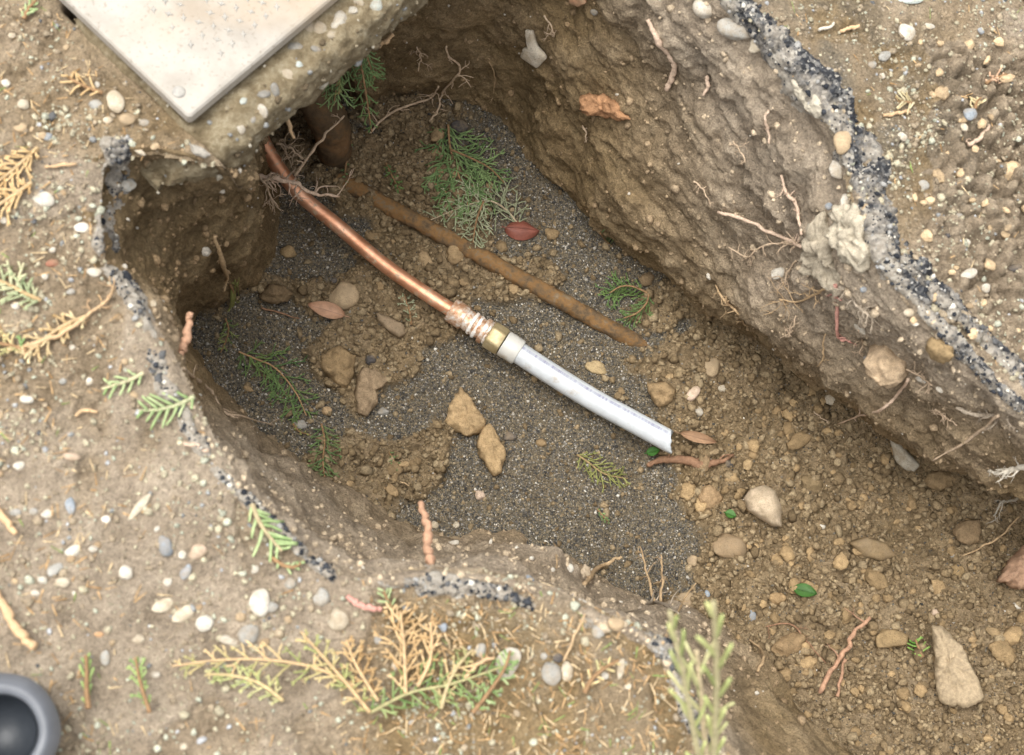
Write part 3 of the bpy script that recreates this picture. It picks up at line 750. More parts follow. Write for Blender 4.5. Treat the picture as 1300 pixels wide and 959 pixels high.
# ================================================================== SERVICE PIPE
def service_pipe():
    base = at(620, 425, -.42)
    root = empty('service_pipe', base, 'copper service pipe joined to a white plastic pipe by a brass coupling', 'pipe')
    b = np.array(base); R = .0079
    path = [(300,118,-.30), (322,155,-.325), (345,200,-.345), (378,244,-.362), (430,288,-.377), (490,338,-.388), (545,376,-.393), (578,397,-.394)]
    C = catmull([at(*p) for p in path], 24)
    V, F = tube(C, [R * (1 + .012 * math.sin(i * .9)) for i in range(len(C))], 28)
    link('copper_tube', make_mesh('copper_tube', np.array(V) - b, F, M_COPPER), parent=root)
    A = np.array(at(572, 393, -.394)); B = np.array(at(668, 454, -.392)); ax = B - A; Lm = np.linalg.norm(ax); ax /= Lm; px = Lm / 113.7
    def lathe(name, prof, mat, sides=36, parent=root, hexa=False, wob=0.0, tilt=0.0):
        a2 = ax.copy()
        if tilt: a2 = a2 + tilt * np.array((0, 0, 1.0)); a2 /= np.linalg.norm(a2)
        up = np.array((0, 0, 1.0)); n = np.cross(a2, up); n /= np.linalg.norm(n); bb = np.cross(n, a2)
        V = []; F = []; m = len(prof)
        for j, (s, r) in enumerate(prof):
            for k in range(sides):
                t = 2 * math.pi * k / sides; rr = r * px * .90
                if hexa: 
                    tt = (t + .3) % (math.pi / 3) - math.pi / 6; rr = min(rr, rr * .905 / math.cos(tt))
                rr *= 1 + wob * math.sin(3 * t + j * 1.3) + wob * .7 * math.sin(7 * t + j)
                V.append(A + a2 * s * px + rr * (math.cos(t) * n + math.sin(t) * bb))
        for j in range(m - 1):
            for k in range(sides): F.append((j*sides+k, j*sides+(k+1)%sides, (j+1)*sides+(k+1)%sides, (j+1)*sides+k))
        F.append(tuple(range(sides))[::-1]); F.append(tuple((m-1)*sides+k for k in range(sides)))
        me = make_mesh(name, np.array(V) - b, F, mat); 
        o = link(name, me, parent=parent); md = o.modifiers.new('edge', 'EDGE_SPLIT'); md.split_angle = math.radians(38); return o
    nut = lathe('flare_nut', [(0, 13), (0, 16.5), (1.5, 17.6), (20, 17.8), (22, 17.2), (22, 14)], M_FIT, wob=.008)
    lathe('nut_groove', [(6.5, 17.9), (7, 18.3), (8, 18.3), (8.5, 17.9)], M_FIT, parent=nut)
    body = lathe('threaded_body', [(21.5, 15.0), (26, 15.2), (28, 15.8), (30, 14.9), (33, 16.0), (35, 15.0), (38, 16.2), (40, 15.0), (43, 16.0), (46, 14.8), (60, 14.8)], M_FIT, wob=.02)
    for k, (s, w, til) in enumerate(((34, 4.5, .16), (41, 5.0, -.12), (56.5, 3.5, .1))):
        lathe('tape_wrap', [(s - w/2, 15.6), (s - w/2 + .4, 17.0), (s, 17.4), (s + w/2 - .4, 16.9), (s + w/2, 15.6)], M_TAPE, parent=body, wob=.03, tilt=til * .25)
    lathe('flange_ring', [(48, 14), (48, 18.4), (49, 19.2), (53.5, 19.2), (54.5, 18.4), (54.5, 14)], M_FIT, wob=.01)
    lathe('hex_nut', [(58, 15), (58, 18.6), (60, 20.3), (76, 20.3), (78.5, 18.8), (78.5, 15)], M_BRASS, sides=72, hexa=True)
    # two oval wrench marks on the nut: shallow dark pads
    lathe('collar', [(80, 16), (80, 18.3), (81.2, 19.3), (101.5, 19.0), (103, 18.2), (103.2, 16.5)], M_COLLAR)
    # plastic tube with a hollow, jagged end
    pp = [tuple(A + ax * 98 * px), at(700, 475, -.391), at(752, 507, -.389), at(805, 536, -.385), at(851, 561, -.380)]
    C = catmull(pp, 22); T = np.gradient(C, axis=0); T /= np.linalg.norm(T, axis=1)[:, None]; m = len(C); sides = 40; Ro, Ri = .0119, .0094
    V = []; UVv = []; F = []; ln = np.concatenate([[0], np.cumsum(np.linalg.norm(np.diff(C, axis=0), axis=1))])
    up = np.array((0, 0, 1.0))
    def ringp(i, r, jag):
        n = np.cross(T[i], up); n /= np.linalg.norm(n); bb = np.cross(n, T[i])
        for k in range(sides):
            t = 2 * math.pi * k / sides; e = np.zeros(3)
            if jag:
                # oblique torn cut: long at the near side, with two nicks
                e = T[i] * (.008 * math.cos(t) - .002 + .0016 * math.exp(-((t - 5.6) * 4) ** 2) + .0009 * math.sin(5 * t + .7) + .0004 * math.sin(11 * t))
            V.append(C[i] + e + r * (math.cos(t) * n + math.sin(t) * bb)); UVv.append((ln[i], k / sides, 0))
    for i in range(m): ringp(i, Ro, i == m - 1)
    ringp(m - 1, Ri, True)
    for i in range(m - 2, m - 16, -1): ringp(i, Ri, False)
    nr = len(V) // sides
    for j in range(nr - 1):
        for k in range(sides): F.append((j*sides+k, j*sides+(k+1)%sides, (j+1)*sides+(k+1)%sides, (j+1)*sides+k))
    me = make_mesh('plastic_tube', np.array(V) - b, F, M_PIPE)
    a = me.attributes.new('pipe_uv', 'FLOAT_VECTOR', 'POINT'); a.data.foreach_set('vector', np.array(UVv, np.float32).ravel())
    link('plastic_tube', me, parent=root)
service_pipe()

def rusty(name, label, path, rad, mat, seed, sides=28, n=26, amp=.0016):
    C = catmull([np.array(p) for p in path], n); V, F = tube(C, np.interp(np.linspace(0, 1, len(C)), np.linspace(0, 1, len(rad)), rad), sides)
    V = np.array(V); ctr = np.repeat(C, sides, axis=0); Nn = V - ctr; Nn /= np.linalg.norm(Nn, axis=1)[:, None]
    V = V + Nn * (amp * fbm(V, 70, 4, seed) + amp * .7 * fbm(V, 220, 2, seed + 3))[:, None]
    return tag(link(name, make_mesh(name, V - C[0], F, mat), C[0]), label, 'pipe')
def ft(u, v, dz): p, n, d = hit(u, v); return np.array(at(u, v, p.z + dz))
fz = [(428,226,-.410), (470,249,-.413), (520,276.5,-.407), (580,309,-.4045), (640,342,-.4055), (700,375,-.409), (750,403,-.415), (790,425,-.422), (830,447,-.434)]
rusty('rusted_pipe', 'half buried rusty steel pipe lying along the trench floor', [at(*p) for p in fz], [.0088, .009, .0092, .0095, .0095, .0093, .009], M_RUST, 501)
rusty('pipe_elbow', 'thick rusted pipe elbow emerging under the concrete collar', [at(372,78,-.30), at(392,112,-.31), at(408,138,-.325), at(420,160,-.35), at(424,186,-.39), at(424,205,-.45)], [.019, .020, .0205, .0205, .019, .018], M_DUSTRUST, 511, 36)

# ================================================================== GREY TUBE IN THE CORNER
def grey_tube():
    c = np.array(at(-4, 932, .055)); root = empty('plastic_tube_end', (c[0], c[1], 0), 'grey plastic tube end with dark opening in the bottom left corner', 'tube')
    b = np.array((c[0], c[1], 0)); prof = [(.039, -.058), (.0405, -.010), (.0395, -.006), (.0330, .000), (.0322, .0005), (.0275, .0), (.0265, -.002), (.0255, -.008)]
    tl = Vector((.10, -.06, 1)).normalized(); q = tl.to_track_quat('Z', 'Y')
    def lath(name, pr, mat, cap=False, sides=48, fac=0):
        V = []; F = []
        for r, z in pr:
            for k in range(sides):
                t = 2 * math.pi * k / sides; rr = r * (1 + fac * .006 * math.cos(6 * t)); V.append(np.array(q @ Vector((rr * math.cos(t), rr * math.sin(t), z))) + c - b)
        for j in range(len(pr) - 1):
            for k in range(sides): F.append((j*sides+k, j*sides+(k+1)%sides, (j+1)*sides+(k+1)%sides, (j+1)*sides+k))
        if cap: F.append(tuple((len(pr)-1)*sides+k for k in range(sides)))
        link(name, make_mesh(name, np.array(V), F, mat), parent=root)
    lath('rim', prof, M_GREY, fac=1); lath('lining', [(.0256, -.005), (.0245, -.015), (.023, -.030)], M_DARK, True)
grey_tube()

# ================================================================== SLABS, SHARDS, LEAVES
def slab(name, label, cat, outline, thick, color, mat, seed, lift=0.0, rough=1.0, group=None, tilt=None, dome=.35, flatn=.0):
    u0 = sum(p[0] for p in outline) / len(outline); v0 = sum(p[1] for p in outline) / len(outline)
    p, n, d = hit_soft(u0, v0, 12); n = (n + Vector((0, 0, 1)) * flatn).normalized(); c = p + n * (thick * .55 + lift)
    if tilt: n = (n + Vector(tilt)).normalized()
    O = []
    for (u, v) in outline:
        r = ray(u, v); t = (c - CAM).dot(n) / r.dot(n); O.append(np.array(CAM + r * t))
    O.append(O[0]); O = np.array(O); m = 12 * len(outline); seg = np.linspace(0, len(outline), m, endpoint=False)
    ring = np.array([O[int(s)] + (O[int(s) + 1] - O[int(s)]) * (s % 1) for s in seg])
    for _ in range(2): ring = .5 * ring + .25 * (np.roll(ring, 1, 0) + np.roll(ring, -1, 0))
    ctr = ring.mean(0); nn = np.array(n); V = []; K = 9
    V.append(ctr + nn * thick * .5 * (1 + dome * .3))
    for k in range(1, K + 1):
        q = k / K; hgt = thick * .5 * (1 - (q ** 5) * .55 + dome * .3 * (1 - q * q))
        V += list(ctr + (ring - ctr) * q * (1.0 if k < K else 1.0) + nn * hgt)
    for q, hgt in ((1.03, .0), (1.0, -.4), (.8, -.5)):
        V += list(ctr + (ring - ctr) * q + nn * thick * hgt)
    V.append(ctr - nn * thick * .5); V = np.array(V)
    F = []; rows = K + 3
    for k in range(m): F.append((0, 1 + k, 1 + (k + 1) % m))
    for j in range(rows - 1):
        for k in range(m): a = 1 + j*m; F.append((a + k, a + m + k, a + m + (k+1) % m, a + (k+1) % m))
    last = 1 + rows * m; a = 1 + (rows - 1) * m
    for k in range(m): F.append((last, a + (k+1) % m, a + k))
    dvec = V - ctr; dn = dvec / (np.linalg.norm(dvec, axis=1)[:, None] + 1e-6)
    am = thick * .30 * rough
    V = V + nn * (am * (fbm(V, 60, 4, seed) - .9 * (ridged(V, 70, 2, seed + 7) - .6) + .25 * fbm(V, 300, 2, seed + 8)))[:, None] + dn * (am * .8 * fbm(V, 110, 3, seed + 2))[:, None]
    o = link(name, make_mesh(name, V - ctr, F, mat), ctr, color=color); return tag(o, label, cat, group)
SOIL1, SOIL2 = (.32, .225, .12), (.28, .195, .105)
slab('soil_slab', 'broken clay slab left of the darker twin slab on the floor', 'clod', [(408,452),(430,440),(452,452),(446,480),(444,494),(432,492),(418,478),(407,468)], .016, SOIL2, M_CLOD, 1, 0, 1, 'clay slabs on the floor')
slab('soil_slab', 'tall clay slab with a smooth grey-brown face on the floor', 'clod', [(462,466),(478,470),(494,482),(488,490),(478,496),(478,515),(466,528),(455,524),(452,500),(455,480)], .016, (.31, .225, .14), M_CLOD, 2, 0, .8, 'clay slabs on the floor')
slab('soil_slab', 'largest tan clay slab, pointed at the top, on the sand', 'clod', [(584,492),(594,500),(606,520),(616,532),(612,545),(602,550),(592,553),(576,544),(567,534),(572,515)], .020, (.42, .295, .16), M_CLOD, 3, 0, 1, 'clay slabs on the floor')
slab('soil_slab', 'tapering clay slab touching the lower end of the largest slab', 'clod', [(612,545),(622,540),(634,558),(641,580),(636,598),(628,603),(618,592),(606,566)], .016, (.40, .28, .15), M_CLOD, 4, 0, 1, 'clay slabs on the floor')
slab('soil_slab', 'dark flat lump of clay beside the pale round clod', 'clod', [(330,370),(345,362),(362,364),(372,372),(362,382),(342,384),(329,378)], .014, (.20, .14, .08), M_CLOD, 5, 0, 1.2, 'clay slabs on the floor')
slab('flat_stone', 'smooth brown flat stone beside the copper pipe', 'stone', [(478,398),(492,402),(512,412),(514,424),(506,428),(492,420),(480,408)], .012, (.26, .19, .12), M_PEB, 6, 0, .25)
slab('flat_stone', 'smooth brown stone buried in the loose soil', 'stone', [(1080,690),(1100,682),(1125,690),(1138,706),(1120,712),(1095,706)], .014, (.27, .19, .10), M_PEB, 7, -.003, .3)
slab('soil_slab', 'flat clay piece right of the white pipe end', 'clod', [(822,488),(846,486),(858,496),(850,514),(836,518),(826,506)], .013, (.33, .23, .125), M_CLOD, 8, 0, 1, 'clay slabs on the floor')
slab('stone_flake', 'white jagged flake stuck in the far trench wall', 'flake', [(667,38),(676,40),(681,58),(694,74),(682,86),(671,79),(661,72),(664,62),(671,60)], .006, (.62, .56, .46), M_PEB, 9, .004, .5)
slab('brick_fragment', 'orange-brown brick fragment in the right trench wall', 'brick', [(736,126),(752,122),(776,126),(790,138),(806,150),(786,152),(760,150),(744,147),(740,136)], .016, (.42, .23, .12), M_CLOD, 10, .001, 1.6)
slab('stone_flake', 'reddish flake at the top of the far wall', 'flake', [(722,-4),(738,-6),(744,4),(734,8),(724,3)], .006, (.5, .27, .16), M_PEB, 11, .003, .8)
slab('bark_piece', 'broken bark piece standing in the loose soil', 'bark', [(1184,798),(1194,795),(1206,806),(1222,824),(1236,850),(1248,884),(1224,898),(1192,892),(1188,862),(1186,830)], .020, (.40, .31, .20), M_ROOT, 12, .012, .9)
slab('wood_chunk', 'pinkish wood chunk at the right picture edge', 'wood', [(1330,680),(1298,696),(1284,712),(1266,738),(1282,741),(1296,746),(1330,744)], .026, (.40, .25, .16), M_ROOT, 13, .008, .9)
slab('stone_flake', 'pale pointed flake under the right trench wall', 'flake', [(1128,550),(1136,556),(1150,572),(1167,590),(1162,600),(1150,596),(1138,586),(1132,566)], .010, (.46, .42, .34), M_PEB, 14, .006, .8)
slab('mortar_lump', 'pale mortar patch on the right wall beside fine roots', 'mortar', [(1030,282),(1044,272),(1052,300),(1056,328),(1078,360),(1062,372),(1040,352),(1014,346),(1022,320)], .014, (.42, .36, .27), M_CLOD, 15, -.004, 2.2)
slab('mortar_lump', 'bright mortar lump under the asphalt band', 'mortar', [(1062,268),(1084,262),(1092,290),(1100,325),(1092,346),(1070,330),(1058,300)], .016, (.48, .42, .32), M_CLOD, 16, -.004, 2.2)
slab('mortar_lump', 'pale streak of mortar on the inner edge of the asphalt', 'mortar', [(1006,100),(1022,100),(1042,128),(1052,146),(1040,152),(1022,138),(1008,118)], .010, (.48, .43, .34), M_CLOD, 17, -.004, 2.2)
slab('clay_lump', 'rounded pinkish clay lump jutting from the right wall', 'clod', [(1100,450),(1124,446),(1148,464),(1152,478),(1138,487),(1116,484),(1103,468)], .030, (.46, .34, .22), M_CLOD, 18, .004, .6)
slab('mortar_lump', 'white mortar crumbs at the left hole corner', 'mortar', [(236,200),(252,204),(270,205),(268,214),(250,219),(240,214)], .010, (.46, .42, .35), M_CLOD, 19, .003, 1.2)
slab('mortar_lump', 'small white mortar crumb above the hole corner', 'mortar', [(243,184),(256,188),(266,196),(258,200),(246,194)], .008, (.44, .40, .34), M_CLOD, 20, .003, 1.2)
slab('paper_scrap', 'pale torn flake on the near wall rim', 'flake', [(733,732),(742,716),(748,722),(750,734),(744,742),(736,740)], .004, (.58, .47, .34), M_PEB, 21, .008, 1)
slab('pear_stone', 'large pale pear-shaped stone in the loose soil', 'stone', [(945,634),(953,621),(970,616),(985,624),(992,645),(992,668),(980,668),(964,658),(950,648)], .030, (.60, .48, .34), M_PEB, 22, -.004, .16, dome=1.2)
def leaf(label, name, b, t, w, color, curl=.35, lift=.004, mid=True):
    lift += .003
    p0, n0, _ = hit_soft(*b, 8); p1, n1, _ = hit_soft(*t, 8); n = (n0 + n1 + Vector((0, 0, 1))).normalized()
    A = np.array(p0 + n * lift); Bv = np.array(p1 + n * lift); ax = Bv - A; L = np.linalg.norm(ax); ax /= L; nn = np.array(n); lat = np.cross(nn, ax); lat /= np.linalg.norm(lat)
    hw = w * px2m(p0) / 2; V = []; F = []; I, J = 22, 11
    for s in (1, -1):
        for i in range(I):
            q = i / (I - 1); ww = hw * (math.sin(math.pi * q ** .85) ** .75 if 0 < q < 1 else 0) + .0002
            for j in range(J):
                r = j / (J - 1) * 2 - 1
                V.append(A + ax * L * q + lat * ww * r + nn * (curl * hw * (r * r) + L * .05 * math.sin(math.pi * q) + s * .00025 - (.0006 if abs(r) < .05 else 0) + .0004 * math.sin(q * 60 + abs(r) * 5)))
    for s in range(2):
        o = s * I * J
        for i in range(I - 1):
            for j in range(J - 1):
                f = (o+i*J+j, o+i*J+j+1, o+(i+1)*J+j+1, o+(i+1)*J+j); F.append(f if s == 0 else f[::-1])
    root = empty(name, A, label, 'leaf', 'leaves on the trench floor')
    link('blade', make_mesh('blade', np.array(V) - A, F, M_LEAF), parent=root, color=color)
    S = [A - ax * L * .12 + nn * .001, A + nn * .0006, A + ax * L * .5 + nn * (L * .05 + .0002), A + ax * L * .97 + nn * .0008]
    V2, F2 = tube(catmull(S, 6), np.linspace(.0008, .0003, 19), 5); link('midrib', make_mesh('midrib', np.array(V2) - A, F2, M_LEAF), parent=root, color=tuple(x * .8 for x in color))
leaf('curled brown lance-shaped leaf below the round clod', 'dry_leaf', (438,403), (391,389), 20, (.47, .28, .18), .5)
leaf('dark red oval leaf above the rusty pipe', 'oval_leaf', (640,293), (683,297), 27, (.23, .075, .05), -.55, .006)
leaf('small green leaf in the loose soil at the lower right', 'green_leaf', (1006,749), (1036,757), 17, (.05, .13, .025), .3)
leaf('tiny green leaf below the cut end of the white pipe', 'green_leaf', (819,577), (836,573), 11, (.06, .18, .03), .3)
leaf('green leaf scrap above the grey stone', 'green_leaf', (918,655), (932,660), 12, (.06, .16, .03), .3)
leaf('pale dry leaf at the right edge of the white pipe', 'dry_leaf', (860,550), (906,562), 13, (.40, .25, .15), .6)

# ================================================================== STONES
for a in [
 (147,131,32,22,-68,'cream','largest smooth oval pebble beside the pale cover'), (161,153,20,17,0,'tan','tan pebble touching the oval pebble beside the cover'), (183,157,13,11,0,'grey'), (137,154,12,11,0,'cream'),
 (8,107,12,11,0,'white'), (30,133,15,14,0,'cream'), (27,163,17,13,30,'tan'), (60,174,12,10,0,'blue'), (56,254,25,19,-20,'white','rounded white pebble among dry cedar at the left edge'), (104,290,19,13,10,'white','flat white pebble left of the hole corner'),
 (67,318,8,8,0,'white'), (5,280,10,9,0,'white'), (66,334,17,11,10,'red','dull red pebble on the left dirt'), (57,352,9,9,0,'white'), (120,346,18,11,-15,'white','white pebble at the lip of the hole left of the arch'), (90,371,10,8,0,'grey'), (92,442,9,8,0,'white'),
 (113,485,11,10,0,'white'), (34,508,15,11,0,'white'), (80,484,9,9,0,'grey'), (90,581,21,12,-8,'pink','pinkish oval pebble on the smooth dirt crust'), (25,592,14,12,0,'white'), (90,644,13,22,10,'blue','blue-grey oval pebble on the left dirt'),
 (60,653,14,11,0,'white'), (43,650,11,9,0,'grey'), (20,651,15,10,0,'grey'), (135,660,12,10,0,'white'), (210,693,18,26,15,'blue','largest blue-grey pebble in the lower left'), (251,701,22,18,20,'pink','pink and white pebble right of the blue-grey one'), (118,698,11,10,0,'white'),
 (93,700,19,15,20,'white'), (232,705,11,11,0,'white'), (70,723,23,13,40,'grey','long grey pebble near the left edge'), (160,727,18,17,0,'white','round white pebble alone on the lower left dirt'), (236,727,12,20,-20,'blue','narrow blue pebble below the pink one'), (213,739,11,10,0,'white'),
 (80,740,18,13,0,'cream'), (54,737,11,10,0,'white'), (45,753,12,8,0,'white'), (207,769,26,15,20,'cream'), (234,780,30,19,28,'cream','cream kidney-shaped pebble among white ones'), (259,793,22,24,0,'white','white angular pebble right of the cream one'),
 (330,765,25,32,10,'white','large white egg-shaped pebble near the lower rim'), (344,772,17,15,0,'grey'), (306,784,13,12,0,'tan'), (316,806,25,24,0,'grey','round speckled grey pebble below the egg-shaped one'), (292,814,28,11,-15,'white'), (336,816,13,10,0,'brown'),
 (369,741,14,14,0,'grey'), (408,759,19,22,0,'grey','pale grey pebble below the lower left rim'), (430,788,25,27,20,'cream','beige blunt pebble above the dry cedar'), (176,812,14,11,0,'cream'), (134,836,12,20,0,'grey'), (198,857,10,9,0,'white'), (309,865,17,12,0,'white'), (126,806,12,7,0,'orange'),
 (480,812,9,14,0,'grey'), (610,826,14,17,0,'grey'), (502,845,9,11,0,'white'), (563,797,9,11,0,'blue'), (645,841,28,37,-20,'white','biggest white pebble on the bottom edge'), (699,858,26,34,25,'grey','long grey pebble at the bottom edge'), (720,852,17,25,-10,'cream','pale upright pebble next to the long grey one'), (708,836,14,12,0,'dark'),
 (690,834,9,10,0,'grey'), (759,803,17,18,0,'grey','pale grey pebble on the black asphalt edge'), (782,793,21,18,-20,'tan','tan pebble above the black asphalt edge'), (788,850,10,25,-15,'cream'), (768,858,10,9,0,'white'),
 (576,690,15,8,10,'white'), (552,667,10,10,0,'cream'), (579,667,8,9,0,'cream'), (672,735,12,8,-30,'blue'), (740,764,14,5,-20,'white'), (723,722,10,12,0,'white'),
 (460,241,14,12,0,'grey','small grey pebble at the start of the rusty pipe'), (437,377,36,34,0,'tan','round tan clod-like stone above the brown leaf'), (903,467,21,24,0,'tan','tan pebble under the right trench wall'), (918,494,12,10,0,'cream'),
 (925,694,46,32,0,'brown','brown stone sunk in the soil at the edge of the sand'), (880,500,20,14,50,'pink'), (887,523,12,12,0,'white'), (1055,506,17,15,30,'cream','pale pebble under the roots of the right wall'), (880,713,15,14,0,'tan'), (870,762,22,18,0,'tan','tan pebble at the end of the sand'), (897,755,8,10,0,'blue'), (955,782,10,14,0,'blue'), (1043,669,9,9,0,'white'), (888,563,7,7,0,'white'),
 (895,11,28,26,0,'white','white rounded stone at the top of the black asphalt'), (933,38,42,26,-12,'grey','large grey stone on the asphalt at the top'), (962,57,24,18,30,'cream','beige stone below the large grey one'), (1150,43,24,24,0,'white','white blunt pebble at the upper right'), (1157,0,34,12,0,'mint','mint-white stone cut by the top edge'), (1122,73,19,14,30,'grey'), (1107,83,12,10,0,'grey'),
 (1120,97,8,8,0,'white'), (1145,174,14,11,-20,'white'), (1178,34,17,8,0,'white'), (1231,145,18,16,30,'blue','blue-grey stone in the lumpy spoil'), (1231,348,22,12,25,'white','white elongated pebble right of the asphalt'), (1251,366,12,11,0,'white'), (1289,341,17,10,0,'dark'), (1069,183,24,30,-20,'tan','grey-tan stone wedged under the asphalt band'), (1064,217,22,28,30,'white','pale stone directly below the wedged one'),
 (1076,256,18,20,0,'white'), (1052,262,9,9,0,'blue'), (988,347,20,14,30,'white','white chip in the middle of the right wall'), (1155,397,14,12,0,'cream'), (1162,411,10,7,0,'white'), (1092,418,18,8,-45,'white'), (1170,482,16,8,-20,'white'), (1195,495,14,8,-15,'white'), (1096,368,8,8,0,'blue'), (1245,40,10,8,0,'blue'), (1100,455,7,7,0,'blue'), (1170,236,18,14,0,'grey'), (755,15,10,9,0,'grey')]:
    pebble(*a)
for a in [(609,630,16,15,0,'pink','grey crumbly chunk at the foot of the near wall'), (487,523,16,12,0,'grey','grey shell-like chunk between the clay slabs'), (383,540,19,14,0,'grey','grey lump at the tip of the green sprig'), (648,555,19,16,0,'dark','black coal-like chunk beside the largest clay slab'), (470,458,17,17,0,'dark','black chunk at the top of the clay slab'), (583,161,28,22,0,'dark','dark porous chunk at the far end of the floor'), (424,357,10,9,0,'dark'), (1217,724,16,18,0,'dark','dark crumbly chunk beside the wood piece'), (1187,778,12,10,0,'pink'), (925,590,12,12,0,'dark'), (122,134,20,16,0,'grey','pale angular chunk left of the oval pebble'), (176,645,40,13,52,'cream','long pointed stone shard in the lower left'), (150,206,20,10,-45,'grey'), (160,235,22,20,0,'grey'), (178,193,18,9,-30,'cream'), (1203,300,8,8,0,'dark'), (1290,770,14,8,-30,'white'), (1210,705,9,9,0,'grey')]:
    pebble(*a, kind='chunk') if len(a) > 6 else pebble(*a, None, kind='chunk')
cnt = 0
while cnt < 60:                                     # smaller pebbles strewn over the dirt
    u, v = random.uniform(-20, 1320), random.uniform(-20, 975)
    p, n, d = hit(u, v)
    if p.z < -.05: continue
    l = np.dot(np.array(p)[:2] - LID_C, _e1); t = np.dot(np.array(p)[:2] - LID_C, _e2)
    if l > -.02 and t > -.06: continue
    w = random.uniform(6, 12); pebble(u, v, w, w * random.uniform(.65, 1), random.uniform(0, 180), random.choice(['white', 'grey', 'cream', 'tan', 'tan', 'tan', 'brown', 'brown'])); cnt += 1

# soil clods
def clod(u, v, w, h, ang, color, label=None):
    o = lay(random.choice(CLOD_ME), 'soil_clod', u, v, w, h, ang, color, .7, .3)
    if v < 480 and u < 860: ph = 'strewn round the pipes on the trench floor'
    elif u < 860: ph = 'strewn over the sand on the near trench floor'
    elif v < 640: ph = 'in the loose soil under the right wall'
    else: ph = 'in the loose soil at the lower right'
    if u > 1000 and o.matrix_world.translation.z > -.08: ph = 'in the lumpy spoil right of the asphalt'
    tag(o, label or f'brown soil clod {ph}', 'clod', f'soil clods {ph}')
    if not label:
        lum = color[0]; AUTO.append((o, ('small ' if w < 13 else 'mid-sized ' if w < 20 else 'large ') + ('dark brown' if lum < .21 else 'brown' if lum < .30 else 'pale brown') + ' soil clod', u, v))
    return o
for a in [(366,320,20,19,0,(.27,.19,.10),'round brown clod alone on the dark sand'), (757,467,28,20,-15,(.36,.27,.15),'tan clod just above the white pipe'), (555,172,18,24,0,(.24,.17,.095)), (552,195,14,18,0,(.22,.155,.085)), (575,222,22,13,0,(.24,.165,.09)), (557,218,14,14,0,(.2,.14,.075)), (701,299,20,18,0,(.25,.175,.095)), (655,215,8,8,0,(.2,.14,.08)), (590,358,16,14,0,(.22,.155,.085)), (540,330,16,28,20,(.26,.185,.105),'upright tan clod between the two pipes'), (535,330,12,12,0,(.25,.18,.1)), (418,395,0,0,0,None),
          (414,522,14,14,0,(.30,.21,.12)), (820,355,18,20,0,(.2,.14,.08)), (1195,440,44,36,-20,(.24,.17,.09),'round brown clod set in the right wall below the asphalt'), (1130,810,44,30,0,(.24,.17,.09),'large clod beside the bark piece'), (900,630,30,36,20,(.30,.205,.115),'brown rounded clod left of the pear-shaped stone'), (895,590,18,20,0,(.25,.175,.1)), (948,590,14,15,0,(.31,.22,.12)), (1090,640,16,14,0,(.26,.185,.1)), (1030,615,34,26,0,(.2,.145,.08)), (1000,820,44,30,15,(.24,.165,.09),'wide clod near the bottom right sprig'), (1190,610,44,30,0,(.22,.155,.085)), (1225,675,40,34,0,(.2,.14,.08)), (1215,725,26,18,0,(.25,.175,.09)), (1262,803,22,14,-30,(.28,.2,.11)), (985,760,24,18,0,(.28,.19,.1))]:
    if a[2]: clod(*a)
cnt = 0
while cnt < 235:
    if random.random() < .62: u, v = random.uniform(850, 1310), random.uniform(480, 965)
    elif random.random() < .75: u, v = random.uniform(290, 860), random.uniform(180, 700)
    else: u, v = random.uniform(1160, 1310), random.uniform(40, 470)
    p, n, d = hit(u, v)
    right = u > 1160 and v < 470
    if not right and (p.z > fl_of(np.float64(p.x), np.float64(p.y)) + .035 or n.z < .6): continue
    if right and p.z < -.08: continue
    e = gauss(np.array([u]), np.array([v]), EARTH)[0]; s = gauss(np.array([u]), np.array([v]), SAND)[0]
    if not right and random.random() > max(.10, min(1, .5 + e - s)): continue
    w = min(34, 8 + random.expovariate(1 / 6.0)); k = random.uniform(.75, 1.25)
    base_c = (.42, .31, .19) if right else (.235, .165, .09) if u < 860 else (.265, .185, .098)
    clod(u, v, w, w * random.uniform(.65, 1), random.uniform(0, 180), tuple(x * k for x in base_c)); cnt += 1

# ================================================================== FINE STUFF
def scatter(name, P, size, cols, tmpl, mat, label, cat, squash=.75, lift=.1, jit=.25):
    V0, F0 = tmpl; n = len(P); k = len(V0)
    q = rng.normal(size=(n, 4)); q /= np.linalg.norm(q, axis=1)[:, None]; w, x, y, z = q.T
    Rm = np.stack([np.stack([1-2*(y*y+z*z), 2*(x*y-z*w), 2*(x*z+y*w)], -1), np.stack([2*(x*y+z*w), 1-2*(x*x+z*z), 2*(y*z-x*w)], -1), np.stack([2*(x*z-y*w), 2*(y*z+x*w), 1-2*(x*x+y*y)], -1)], 1)
    sc = size[:, None] * rng.uniform(.55, 1.1, (n, 3))
    Vl = V0[None] * (1 + rng.uniform(-jit, jit, (n, k, 1))) * sc[:, None, :]
    Vw = np.einsum('nij,nkj->nki', Rm, Vl); Vw[:, :, 2] *= squash
    Vw += P[:, None, :]; Vw[:, :, 2] += (size * lift)[:, None]
    F = (F0[None] + (np.arange(n) * k)[:, None, None]).reshape(-1, F0.shape[1])
    me = make_mesh(name, Vw.reshape(-1, 3), F, mat, False); cattr(me, 'col', np.repeat(cols, k, 0))
    return tag(link(name, me), label, cat, kind='stuff')
fu, fv = project(FP); vis = (fu > -80) & (fu < 1380) & (fv > -60) & (fv < 1040)
def pick(w, n):
    w = np.clip(w, 0, None); c = np.cumsum(w); i = np.searchsorted(c, rng.uniform(0, c[-1], n)); return i
